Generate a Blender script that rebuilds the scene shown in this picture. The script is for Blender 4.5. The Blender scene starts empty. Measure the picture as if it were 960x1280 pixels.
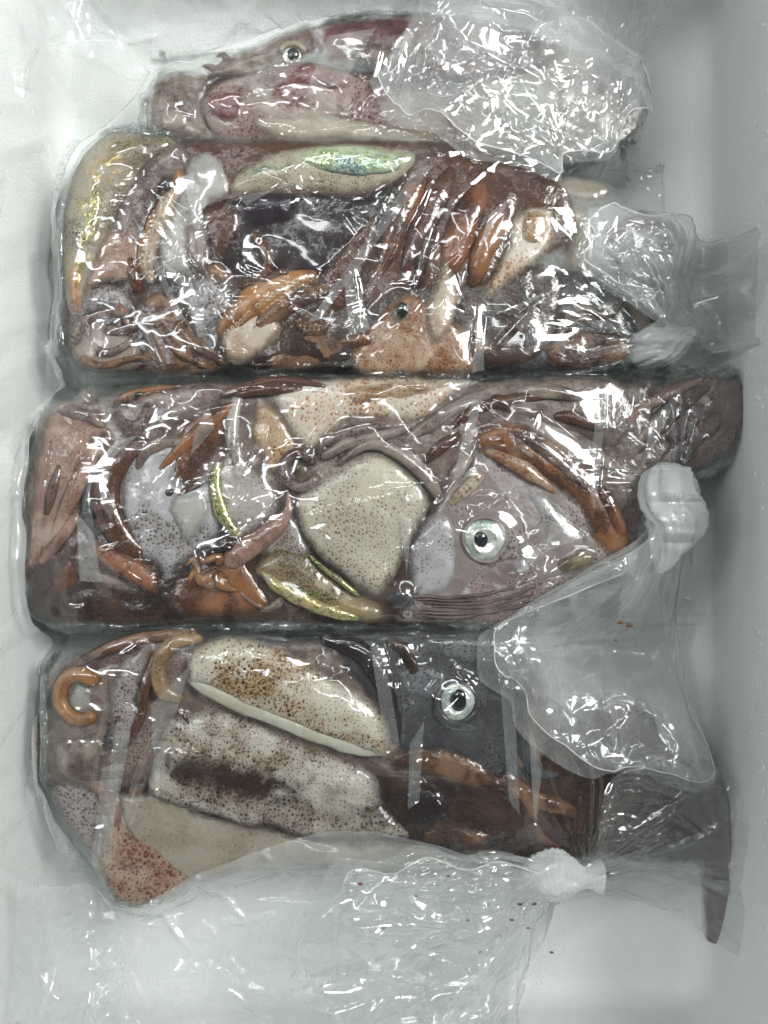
import bpy, bmesh, math, random
import numpy as np
from mathutils import Vector, noise as mnoise
from mathutils.bvhtree import BVHTree

random.seed(7); rng = np.random.default_rng(11)
S = bpy.context.scene
COL = S.collection

# ------------------------------------------------------------------ camera
HC, TAN = 0.62, 0.36
cam = bpy.data.cameras.new('camera'); cam.sensor_fit = 'HORIZONTAL'; cam.sensor_width = 36
cam.lens = 18.0 / TAN; cam.clip_start = 0.01; cam.clip_end = 50
co = bpy.data.objects.new('camera', cam); COL.objects.link(co); co.location = (0, 0, HC)
S.camera = co

# ------------------------------------------------------------------ light (indoor stall: even ambient + lamps)
W = bpy.data.worlds.new('World'); S.world = W; W.use_nodes = True
bg = W.node_tree.nodes['Background']; bg.inputs[0].default_value = (0.88, 0.95, 0.96, 1); bg.inputs[1].default_value = 0.11
def area(name, loc, aim, sx, sy, power, color=(1, 1, 1), spread=180):
    l = bpy.data.lights.new(name, 'AREA'); l.shape = 'RECTANGLE'; l.size = sx; l.size_y = sy
    l.energy = power; l.color = color; l.spread = math.radians(spread)
    o = bpy.data.objects.new(name, l); COL.objects.link(o); o.location = loc
    d = Vector(aim) - Vector(loc); o.rotation_euler = d.to_track_quat('-Z', 'Y').to_euler()
    return o
area('stall_lamp', (0.72, 0.45, 1.10), (-0.17, 0.20, 0.05), 0.45, 0.35, 3.6, (1.0, 1.0, 0.97), 66)   # cone narrowed and aimed rear-left, shaped to darken the front right
area('glint_lamp', (-0.35, 0.75, 1.5), (0, 0, 0.05), 1.0, 0.05, 3.6, (0.95, 0.98, 1.0))
area('glint_lamp', (-0.80, 0.30, 1.25), (0, 0.1, 0.05), 0.05, 0.9, 5.4, (0.95, 0.98, 1.0))  # added on the left for glints, then strengthened to brighten the right wall
area('glint_lamp', (0.30, 0.35, 1.6), (0, 0, 0.05), 0.9, 0.05, 2.4, (0.95, 0.98, 1.0))
S.view_settings.view_transform = 'Standard'; S.view_settings.look = 'None'
S.view_settings.exposure = 0.0; S.view_settings.gamma = 1.0; S.view_settings.use_curve_mapping = False
S.render.engine = 'CYCLES'
S.cycles.transparent_max_bounces = 24; S.cycles.max_bounces = 4; S.cycles.diffuse_bounces = 2; S.cycles.glossy_bounces = 2
S.cycles.use_adaptive_sampling = True; S.cycles.adaptive_threshold = 0.09; S.cycles.adaptive_min_samples = 16; S.cycles.use_denoising = True
S.cycles.sample_clamp_indirect = 6.0
S.cycles.caustics_reflective = False; S.cycles.caustics_refractive = False

# ------------------------------------------------------------------ pixel of the photo -> place at height z (m)
def hwid(z): return (HC - z) * TAN
def PX(px, py, z):
    k = hwid(z) / 480.0
    return np.array([(px - 480) * k, -(py - 640) * k, z])
MM = 0.001

# ------------------------------------------------------------------ helpers
def link(name, me, mats, parent=None, loc=(0, 0, 0)):
    o = bpy.data.objects.new(name, me); COL.objects.link(o)
    for m in (mats if isinstance(mats, (list, tuple)) else [mats]): me.materials.append(m)
    if parent: o.parent = parent
    o.location = loc
    return o
def empty(name, loc):
    o = bpy.data.objects.new(name, None); COL.objects.link(o); o.location = loc; o.empty_display_size = 0.01
    return o
def tag(o, label=None, cat=None, group=None, kind=None):
    if label: o['label'] = label
    if cat: o['category'] = cat
    if group: o['group'] = group
    if kind: o['kind'] = kind
    return o
def mesh_np(name, V, F, mi=None, uv=None, uv2=None):
    me = bpy.data.meshes.new(name)
    me.from_pydata([tuple(v) for v in V], [], [tuple(f) for f in F])
    me.polygons.foreach_set('use_smooth', [True] * len(me.polygons))
    if mi is not None: me.polygons.foreach_set('material_index', mi)
    if uv is not None:
        l = me.uv_layers.new(name='UVMap')
        idx = np.zeros(len(me.loops), dtype=np.int32); me.loops.foreach_get('vertex_index', idx)
        l.data.foreach_set('uv', np.asarray(uv, dtype=np.float32)[idx].ravel())
        if uv2 is not None:
            l = me.uv_layers.new(name='metric'); l.data.foreach_set('uv', np.asarray(uv2, dtype=np.float32)[idx].ravel())
    me.update()
    return me

# ------------------------------------------------------------------ materials
class NT:
    def __init__(s, name):
        s.m = bpy.data.materials.new(name); s.m.use_nodes = True; s.t = s.m.node_tree; s.t.nodes.clear()
        s.out = s.n('ShaderNodeOutputMaterial')
    def n(s, typ, **kw):
        nd = s.t.nodes.new(typ)
        for k, v in kw.items(): setattr(nd, k, v)
        return nd
    def set(s, sock, v):
        if isinstance(v, bpy.types.NodeSocket): s.t.links.new(v, sock)
        elif isinstance(v, (tuple, list)) and len(v) == 3 and sock.type == 'RGBA': sock.default_value = (*v, 1)
        else: sock.default_value = v
    def math(s, op, a, b=0.0, c=0.0, clamp=False):
        nd = s.n('ShaderNodeMath', operation=op, use_clamp=clamp)
        for i, v in enumerate((a, b, c)): s.set(nd.inputs[i], v)
        return nd.outputs[0]
    def mapr(s, v, a, b, c=0.0, d=1.0):
        nd = s.n('ShaderNodeMapRange', interpolation_type='SMOOTHSTEP')
        for i, x in enumerate((v, a, b, c, d)): s.set(nd.inputs[i], x)
        return nd.outputs[0]
    def mix(s, f, a, b):
        nd = s.n('ShaderNodeMix', data_type='RGBA')
        s.set(nd.inputs[0], f); s.set(nd.inputs[6], a); s.set(nd.inputs[7], b)
        return nd.outputs[2]
    def noise(s, co, scale, detail=3.0, rough=0.55, dist=0.0):
        nd = s.n('ShaderNodeTexNoise'); s.set(nd.inputs['Vector'], co)
        nd.inputs['Scale'].default_value = scale; nd.inputs['Detail'].default_value = detail
        nd.inputs['Roughness'].default_value = rough; nd.inputs['Distortion'].default_value = dist
        return nd.outputs[0]
    def voro(s, co, scale, feature='F1'):
        nd = s.n('ShaderNodeTexVoronoi', feature=feature); s.set(nd.inputs['Vector'], co)
        nd.inputs['Scale'].default_value = scale
        return nd
    def bump(s, h, strength, dist):
        nd = s.n('ShaderNodeBump'); s.set(nd.inputs['Height'], h)
        nd.inputs['Strength'].default_value = strength; nd.inputs['Distance'].default_value = dist
        return nd.outputs[0]
    def geo(s): return s.n('ShaderNodeNewGeometry').outputs['Position']

def skin(name, base, base2, dot, spacing=2.6, dens=0.6, patch=30.0, stripe=None, irid=None, edge=None, rough=0.20, sss=0.0, patchdot=0.5, fine=0.5):
    """wet squid skin. spacing = chromatophore spacing in mm; stripe = (centre, width, colour, amount) across the body;
       irid = (colourA, colourB, coverage, centre, width)"""
    t = NT(name); P = t.geo()
    uvn = t.n('ShaderNodeUVMap'); uvn.uv_map = 'UVMap'; sep = t.n('ShaderNodeSeparateXYZ'); t.t.links.new(uvn.outputs[0], sep.inputs[0])
    ang = sep.outputs[1]
    met = t.n('ShaderNodeUVMap'); met.uv_map = 'metric'; UVM = met.outputs[0]
    n1 = t.noise(P, patch, 3, 0.6, 0.6); n2 = t.noise(P, patch * 4, 2, 0.55)
    pm = t.mapr(t.math('ADD', n1, t.math('MULTIPLY', t.math('SUBTRACT', n2, 0.5), 0.35)), 0.36, 0.64)
    c = t.mix(pm, base, base2)
    sm = None
    if stripe:
        s0, sw, sc, sa = stripe
        wob = t.math('ADD', ang, t.math('MULTIPLY', t.math('SUBTRACT', n2, 0.5), 0.22))
        sm = t.mapr(t.math('ABSOLUTE', t.math('SUBTRACT', wob, s0)), sw, sw * 0.15)
        sm = t.math('MULTIPLY', sm, t.math('MULTIPLY', t.mapr(n1, 0.28, 0.56), sa))
        c = t.mix(sm, c, sc)
    if edge:
        e0, e1, ec = edge
        em = t.mapr(t.math('ADD', ang, t.math('MULTIPLY', t.math('SUBTRACT', n2, 0.5), 0.05)), e0, e1)
        c = t.mix(em, c, ec)
    metal = 0.0
    if irid:
        ia, ib, cov, i0, iw = irid
        im = t.mapr(t.math('ABSOLUTE', t.math('SUBTRACT', t.math('ADD', ang, t.math('MULTIPLY', t.math('SUBTRACT', n1, 0.5), 0.25)), i0)), iw, iw * 0.3)
        im = t.math('MULTIPLY', im, t.mapr(n2, 0.62 - cov * 0.3, 0.70 - cov * 0.15))
        icol = t.mix(t.mapr(n1, 0.40, 0.60), ia, ib)
        c = t.mix(t.math('MULTIPLY', im, 0.85), c, icol)
        metal = t.math('MULTIPLY', im, 0.6)
    # chromatophores, denser and larger in patches
    pd = t.mapr(n1, 0.36, 0.64, 1.0 - patchdot, 1.0 + patchdot)
    if sm is not None: pd = t.math('MULTIPLY', pd, t.math('ADD', t.math('MULTIPLY', sm, 0.5), 0.9))
    if edge: pd = t.math('MULTIPLY', pd, t.math('SUBTRACT', 1.0, em))
    masks = []
    for sp, dn, amt in ((spacing, dens, 1.0), (spacing * 0.55, dens * 0.9, fine)):
        v = t.voro(UVM, 1000.0 / sp); v.voronoi_dimensions = '2D'
        sepc = t.n('ShaderNodeSeparateColor'); t.t.links.new(v.outputs['Color'], sepc.inputs[0])
        r = t.math('MULTIPLY', t.math('MULTIPLY', t.math('ADD', t.math('MULTIPLY', sepc.outputs[0], 0.7), 0.3), dn * 0.56), pd)
        mk = t.mapr(v.outputs['Distance'], r, t.math('MULTIPLY', r, 0.55))
        masks.append(t.math('MULTIPLY', mk, t.math('MULTIPLY', t.math('ADD', t.math('MULTIPLY', sepc.outputs[1], 0.45), 0.55), amt)))
    dm = t.math('MAXIMUM', masks[0], masks[1])
    c = t.mix(dm, c, dot)
    b = t.n('ShaderNodeBsdfPrincipled'); t.set(b.inputs['Base Color'], c); t.set(b.inputs['Metallic'], metal)
    b.inputs['Roughness'].default_value = rough; b.inputs['Specular IOR Level'].default_value = 0.6
    t.set(b.inputs['Normal'], t.bump(n2, 0.28, 0.0022))
    # thin tissue at the margin of a flattened body lets what lies under it show through
    al = t.mapr(t.math('ADD', sep.outputs[0], t.math('MULTIPLY', t.math('SUBTRACT', n2, 0.5), 0.6)), -0.08, 0.55, 0.05, 1.0)
    tr = t.n('ShaderNodeBsdfTransparent'); mx = t.n('ShaderNodeMixShader'); t.set(mx.inputs[0], al)
    t.t.links.new(tr.outputs[0], mx.inputs[1]); t.t.links.new(b.outputs[0], mx.inputs[2])
    t.t.links.new(mx.outputs[0], t.out.inputs[0])
    return t.m

M = {}
def K(r, g, b, f=1.0):
    """skin colour seen in the photo (8 bit) to linear"""
    k = f*(0.56 if max(r, g, b) < 115 else 0.84)
    return tuple(min(0.9, ((c/255)**2.2)*k) for c in (r, g, b))
M['stripe'] = skin('skin_dark_striped', K(184,178,166), K(146,130,114), K(58,40,30), 2.3, 0.84, 38, stripe=(0.05,0.24,K(66,52,44),1.0), patchdot=0.45, fine=0.8)
M['upper'] = skin('skin_white_dotted', K(196,190,174), K(168,142,108), K(84,50,26), 2.4, 0.86, 38, patchdot=0.45, fine=0.8)
M['rimwhite']  = skin('skin_white_rim', K(186,184,168), K(172,170,154), K(160,140,110), 2.6, 0.15, 34)
M['white_orange'] = skin('skin_white_orange', K(205,198,186), K(190,172,150), K(150,88,40), 2.6, 0.72, 26, patchdot=0.55)
M['orangedot'] = skin('skin_orange_dotted', K(176,150,120), K(146,112,80), K(104,62,34), 1.9, 0.85, 34)
M['cream']     = skin('skin_cream', K(190,184,164), K(170,166,154), K(118,78,48), 2.0, 0.62, 30, patchdot=0.5, fine=0.5)
M['milk'] = skin('skin_milky', K(168,166,160), K(148,145,138), K(112,100,92), 2.4, 0.4, 34)
M['maroon'] = skin('skin_maroon', K(92,58,44), K(112,74,54), K(52,30,26), 1.4, 0.8, 45, rough=0.2)
M['dark']      = skin('skin_near_black', K(44,34,36), K(62,48,48), K(26,18,20), 1.6, 0.7, 40, rough=0.16)
M['darkpurple']= skin('skin_black_purple', K(52,44,54), K(64,54,64), K(34,26,34), 1.6, 0.4, 40, rough=0.12)
M['darkbrown'] = skin('skin_dark_brown', K(88,66,54), K(62,46,42), K(38,26,22), 1.5, 0.85, 40, rough=0.2)
M['rust'] = skin('skin_rust', K(124,78,52), K(92,56,42), K(58,34,28), 1.3, 0.8, 42)
M['orangebrown'] = skin('skin_orange_brown', K(138,92,58), K(104,68,50), K(66,40,30), 1.3, 0.8, 42)
M['rustdot']   = skin('skin_rust_dotted', K(150,104,80), K(128,76,54), K(72,38,26), 1.5, 0.95, 42)
M['rustpale']  = skin('skin_rust_pale', K(172,148,126), K(140,98,70), K(96,58,38), 1.6, 0.8, 40)
M['band']      = skin('skin_purple_band', K(138,122,116), K(104,80,74), K(60,40,38), 1.5, 0.95, 45)
M['mauve'] = skin('skin_mauve', K(130,118,116), K(152,143,140), K(84,56,62), 2.0, 0.62, 30, patchdot=0.9)
M['greymauve'] = skin('skin_grey_mauve', K(144,130,120), K(112,95,88), K(76,52,48), 1.6, 0.6, 36)
M['mauvedark'] = skin('skin_mauve_dark', K(96,76,74), K(124,104,100), K(60,40,42), 1.6, 0.7, 36)
M['lilac'] = skin('skin_lilac', K(152,148,150), K(134,128,130), K(96,80,80), 2.0, 0.4, 36)
M['greybrown'] = skin('skin_grey_brown', K(112,96,88), K(138,122,112), K(70,50,44), 1.6, 0.6, 36)
M['bluegrey']  = skin('skin_blue_grey', K(172,170,172), K(150,146,146), K(84,66,62), 2.0, 0.62, 32, patchdot=0.8)
M['greyblue']  = skin('skin_grey_blue', K(100,102,106), K(118,120,122), K(44,40,42), 2.0, 0.6, 32)
M['greypink']  = skin('skin_grey_pink', K(142,124,116), K(122,102,96), K(68,48,44), 1.4, 0.9, 36)
M['slate']     = skin('skin_slate', K(80,80,84), K(104,104,106), K(40,34,36), 1.7, 0.65, 30)
M['pink'] = skin('skin_pink', K(166,140,124), K(138,106,92), K(104,70,58), 1.4, 0.6, 40)
M['pinktip'] = skin('skin_pink_speckled', K(176,158,140), K(158,126,108), K(112,62,46), 2.0, 0.85, 34, patchdot=0.8)
M['pinkgold']  = skin('skin_pink_gold', K(176,142,120), K(150,112,90), K(86,54,42), 1.3, 0.7, 40, irid=(K(210,170,120),K(196,150,120),0.7,0.0,0.3))
M['flesh'] = skin('skin_bare_flesh', K(160,152,138), K(144,132,116), K(112,84,64), 3.0, 0.3, 30)
M['redspeck'] = skin('skin_red_speckled', K(152,138,128), K(134,110,102), K(92,42,44), 2.0, 0.80, 34, patchdot=0.95)
M['reddense']  = skin('skin_red_dense', K(146,112,106), K(124,84,82), K(84,32,40), 1.4, 0.95, 40)
M['redcap'] = skin('skin_red', K(120,84,82), K(104,66,68), K(72,34,40), 1.3, 0.85, 44)
M['gold'] = skin('skin_gold', K(148,128,100), K(116,98,74), K(58,42,28), 1.3, 0.9, 36, irid=(K(200,182,124),K(184,176,118),0.7,0.10,0.16))
M['goldgrey']  = skin('skin_gold_grey', K(154,144,126), K(128,116,100), K(64,50,38), 1.3, 0.85, 36, irid=(K(196,172,116),K(176,172,140),0.6,-0.02,0.22))
M['goldfoil'] = skin('skin_gold_foil', K(166,150,116), K(140,126,96), K(62,48,34), 1.2, 0.95, 60, irid=(K(222,206,140),K(196,212,140),0.85,0.0,0.5), rough=0.16)
M['green']     = skin('skin_green_sheen', K(176,168,150), K(152,142,124), K(78,66,48), 1.4, 0.72, 34, irid=(K(190,200,170),K(180,196,190),0.5,-0.1,0.2))
M['greenfoil'] = skin('skin_green_foil', K(178,184,158), K(170,184,174), K(80,74,56), 1.3, 0.75, 60, irid=(K(196,222,160),K(176,214,206),0.85,0.0,0.5), rough=0.16)
M['greygold']  = skin('skin_grey_soft', K(162,156,150), K(142,132,124), K(78,54,40), 1.7, 0.75, 34)
M['orange'] = skin('skin_orange', K(190,142,80), K(170,116,62), K(140,90,46), 1.4, 0.4, 60)
M['orange_arm'] = skin('arm_orange', K(156,112,70), K(122,82,56), K(86,56,40), 1.2, 0.6, 55)
M['goldarm'] = skin('arm_gold', K(152,126,94), K(128,102,76), K(92,66,50), 1.2, 0.6, 55)
M['grey_arm']  = skin('arm_grey', K(130,118,110), K(100,86,80), K(60,44,42), 1.3, 0.6, 55)
M['brown_arm'] = skin('arm_brown', K(124,92,70), K(92,64,52), K(58,38,32), 1.3, 0.7, 55)
M['white_arm'] = skin('arm_white', K(186,172,156), K(162,142,124), K(118,84,64), 1.6, 0.4, 45)
M['pink_arm'] = skin('arm_pink', K(156,124,112), K(126,92,84), K(90,58,54), 1.2, 0.6, 50)
M['veinpink'] = skin('arm_vein_pink', K(118,100,100), K(106,86,86), K(80,54,56), 1.2, 0.6, 50)
M['yolk']      = skin('flesh_yellow', K(168,160,112), K(146,134,88), K(110,94,60), 1.2, 0.6, 60)
M['yolkbrown'] = skin('flesh_olive', K(128,114,84), K(102,88,66), K(70,56,40), 1.2, 0.6, 60)
M['veinmauve'] = skin('skin_vein_mauve', K(122,106,106), K(146,132,130), K(78,50,54), 1.6, 0.8, 40)
M['sucker']    = skin('sucker_ring', K(176,158,130), K(150,128,102), K(130,100,76), 1.2, 0.2, 60)

def simple(name, col, rough=0.3, metal=0.0, coat=0.0):
    t = NT(name); b = t.n('ShaderNodeBsdfPrincipled'); b.inputs['Base Color'].default_value = (*col, 1)
    b.inputs['Roughness'].default_value = rough; b.inputs['Metallic'].default_value = metal; b.inputs['Coat Weight'].default_value = coat
    t.t.links.new(b.outputs[0], t.out.inputs[0]); return t.m
M['pupil'] = simple('pupil_black', (0.006,0.006,0.008), 0.10, 0, 1)
def eye_mat():
    t = NT('eye_silver'); P = t.geo()
    c = t.mix(t.mapr(t.noise(P, 130, 3, 0.6), 0.40, 0.60), (0.80,0.81,0.77), (0.44,0.54,0.48))
    c = t.mix(t.mapr(t.noise(P, 420, 2, 0.6), 0.58, 0.72), c, (0.30,0.25,0.17))
    b = t.n('ShaderNodeBsdfPrincipled'); t.set(b.inputs['Base Color'], c); b.inputs['Metallic'].default_value = 0.5
    b.inputs['Roughness'].default_value = 0.22; b.inputs['Coat Weight'].default_value = 1.0
    t.set(b.inputs['Normal'], t.bump(t.noise(P, 500, 2), 0.4, 0.001))
    t.t.links.new(b.outputs[0], t.out.inputs[0]); return t.m
M['eye'] = eye_mat()
M['eyegold'] = simple('eye_amber', (0.62,0.34,0.09), 0.25, 0.3, 1)
M['dirt'] = simple('dirt_brown', (0.12,0.055,0.02), 0.5)

def film(name, haze, tint=(0.965,0.975,0.97), fog=0.0, gl=0.05, rough=0.07, white=(0.88,0.91,0.91), bumps=0.0055, bscale=1.0):
    """thin clear polythene: see-through, glossy, a little milky, more so at grazing angles"""
    t = NT(name); N = None; P = t.geo()
    if bumps:
        hs = None
        for ang_, sx, sy, am in ((0.95, 5, 46, 1.0), (-0.70, 11, 74, 0.6)):
            mp = t.n('ShaderNodeMapping'); t.set(mp.inputs['Vector'], P); mp.inputs['Rotation'].default_value = (0.3, 0.2, ang_)
            mp.inputs['Scale'].default_value = (sx*bscale, sy*bscale, sx*bscale)
            v = t.voro(mp.outputs[0], 1.0, 'DISTANCE_TO_EDGE'); v.voronoi_dimensions = '2D'
            d_ = t.math('MULTIPLY', t.math('MINIMUM', v.outputs['Distance'], 0.22), am*70.0/sy)
            hs = d_ if hs is None else t.math('ADD', hs, d_)
        hs = t.math('MULTIPLY', hs, t.mapr(t.noise(P, 22, 1, 0.5), 0.42, 0.62, 0.10, 1.25))
        N = t.bump(hs, 1.0, bumps)
    tr = t.n('ShaderNodeBsdfTransparent'); tr.inputs[0].default_value = (*tint, 1)
    df = t.n('ShaderNodeBsdfDiffuse'); df.inputs[0].default_value = (*white, 1)
    tl = t.n('ShaderNodeBsdfTranslucent'); tl.inputs[0].default_value = (*white, 1)
    ad = t.n('ShaderNodeMixShader'); ad.inputs[0].default_value = 0.25
    t.t.links.new(df.outputs[0], ad.inputs[1]); t.t.links.new(tl.outputs[0], ad.inputs[2])
    lw = t.n('ShaderNodeLayerWeight'); lw.inputs['Blend'].default_value = 0.5
    f3 = t.math('POWER', lw.outputs['Facing'], 3.5)
    hz = t.math('MULTIPLY', t.math('ADD', t.math('MULTIPLY', f3, 3.0), 0.8), haze, clamp=True)
    if fog: hz = t.math('ADD', hz, t.mapr(t.noise(t.geo(), 26, 3, 0.6, 1.5), 0.50, 0.72, 0.0, fog), clamp=True)
    m1 = t.n('ShaderNodeMixShader'); t.set(m1.inputs[0], hz)
    t.t.links.new(tr.outputs[0], m1.inputs[1]); t.t.links.new(ad.outputs[0], m1.inputs[2])
    g = t.n('ShaderNodeBsdfGlossy'); g.inputs['Roughness'].default_value = rough; g.inputs[0].default_value = (1, 1, 1, 1)
    if N is not None:
        for nd in (g, df): t.set(nd.inputs['Normal'], N)
    fr = t.math('ADD', t.math('MULTIPLY', f3, 0.4), gl, clamp=True)
    g2 = t.n('ShaderNodeBsdfGlossy'); g2.inputs['Roughness'].default_value = 0.30; g2.inputs[0].default_value = (1, 1, 1, 1)
    gm = t.n('ShaderNodeMixShader'); gm.inputs[0].default_value = 0.12
    t.t.links.new(g.outputs[0], gm.inputs[1]); t.t.links.new(g2.outputs[0], gm.inputs[2])
    m2 = t.n('ShaderNodeMixShader'); t.set(m2.inputs[0], fr)
    t.t.links.new(m1.outputs[0], m2.inputs[1]); t.t.links.new(gm.outputs[0], m2.inputs[2])
    t.t.links.new(m2.outputs[0], t.out.inputs[0])
    return t.m
M['film'] = film('clear_film', 0.012, gl=0.06, fog=0.045, bumps=0.0021)
M['film_fold'] = film('clear_film_folded', 0.13, gl=0.09)
M['film_tail'] = film('clear_film_loose', 0.18, gl=0.08, bumps=0.0046, bscale=0.6)
M['film_mid'] = film('clear_film_pleated', 0.11, gl=0.06)
M['film_neck'] = film('clear_film_gathered', 0.75, gl=0.08, rough=0.12)
M['film_liner'] = film('milky_liner_film', 0.26, bumps=0.0050, bscale=0.6, gl=0.05, rough=0.14)

def foam():
    t = NT('white_foam'); P = t.geo()
    v = t.voro(P, 420, 'DISTANCE_TO_EDGE'); vd = t.mapr(v.outputs['Distance'], 0.0, 0.35)
    c = t.mix(t.math('MULTIPLY', t.math('SUBTRACT', 1.0, vd), 0.07), (0.86,0.885,0.875), (0.70,0.73,0.72))
    c = t.mix(t.math('MULTIPLY', t.mapr(t.noise(P, 14, 4, 0.6), 0.45, 0.7), 0.22), c, (0.70,0.72,0.70))
    b = t.n('ShaderNodeBsdfPrincipled'); t.set(b.inputs['Base Color'], c); b.inputs['Roughness'].default_value = 0.42
    h = t.math('ADD', t.math('MULTIPLY', vd, 0.5), t.math('MULTIPLY', t.noise(P, 260, 3, 0.6), 0.6))
    t.set(b.inputs['Normal'], t.bump(h, 0.35, 0.0012))
    t.t.links.new(b.outputs[0], t.out.inputs[0]); return t.m
M['foam'] = foam()

# ------------------------------------------------------------------ foam box: floor and walls in one moulded tub
XL, XR, YB, YT = -0.192, 0.188, -0.283, 0.296
def rrect(x0, x1, y0, y1, r, n=8):
    pts = []
    for cx, cy, a0 in ((x1 - r, y1 - r, 0), (x0 + r, y1 - r, 90), (x0 + r, y0 + r, 180), (x1 - r, y0 + r, 270)):
        for i in range(n + 1):
            a = math.radians(a0 + 90 * i / n); pts.append((cx + r * math.cos(a), cy + r * math.sin(a)))
    return pts
rings = []
for k in range(9):                                         # fillet from floor to wall
    a = math.radians(90 * k / 8); f = 0.016
    d = -f + f * math.sin(a); rings.append((d, f - f * math.cos(a), 0.022))
rings += [(0.006, 0.10, 0.024), (0.012, 0.165, 0.026), (0.014, 0.169, 0.028), (0.038, 0.169, 0.04), (0.041, 0.166, 0.04), (0.034, -0.028, 0.036), (0.030, -0.032, 0.034)]
V, F = [], []
for d, z, r in rings:
    for x, y in rrect(XL - d, XR + d, YB - d, YT + d, r): V.append((x, y, z))
n = len(V) // len(rings)
for i in range(len(rings) - 1):
    for j in range(n):
        F.append((i*n+j, i*n+(j+1) % n, (i+1)*n+(j+1) % n, (i+1)*n+j))
F.append(tuple(range(n))); F.append(tuple((len(rings)-1)*n + j for j in range(n))[::-1])
me = mesh_np('foam_box', V, F); bm = bmesh.new(); bm.from_mesh(me); bmesh.ops.recalc_face_normals(bm, faces=bm.faces)
for f in bm.faces:
    if len(f.verts) > 4: f.smooth = False
bm.to_mesh(me); bm.free()
box = link('foam_box', me, M['foam'])
tag(box, 'white expanded foam box holding the four bags of squid', 'box')

# ------------------------------------------------------------------ squid
def crom(P, step):
    P = np.asarray(P, float); n = len(P)
    if n == 2: P = np.array([P[0], (P[0]+P[1])/2, P[1]]); n = 3
    E = np.vstack([2*P[0]-P[1], P, 2*P[-1]-P[-2]])
    out = []
    for i in range(n - 1):
        p0, p1, p2, p3 = E[i], E[i+1], E[i+2], E[i+3]
        m = max(2, int(np.linalg.norm((p2 - p1)[:3]) / step))
        for k in range(m):
            t = k / m
            out.append(0.5*((2*p1)+(-p0+p2)*t+(2*p0-5*p1+4*p2-p3)*t*t+(-p0+3*p1-3*p2+p3)*t**3))
    out.append(P[-1]); return np.array(out)

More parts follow.
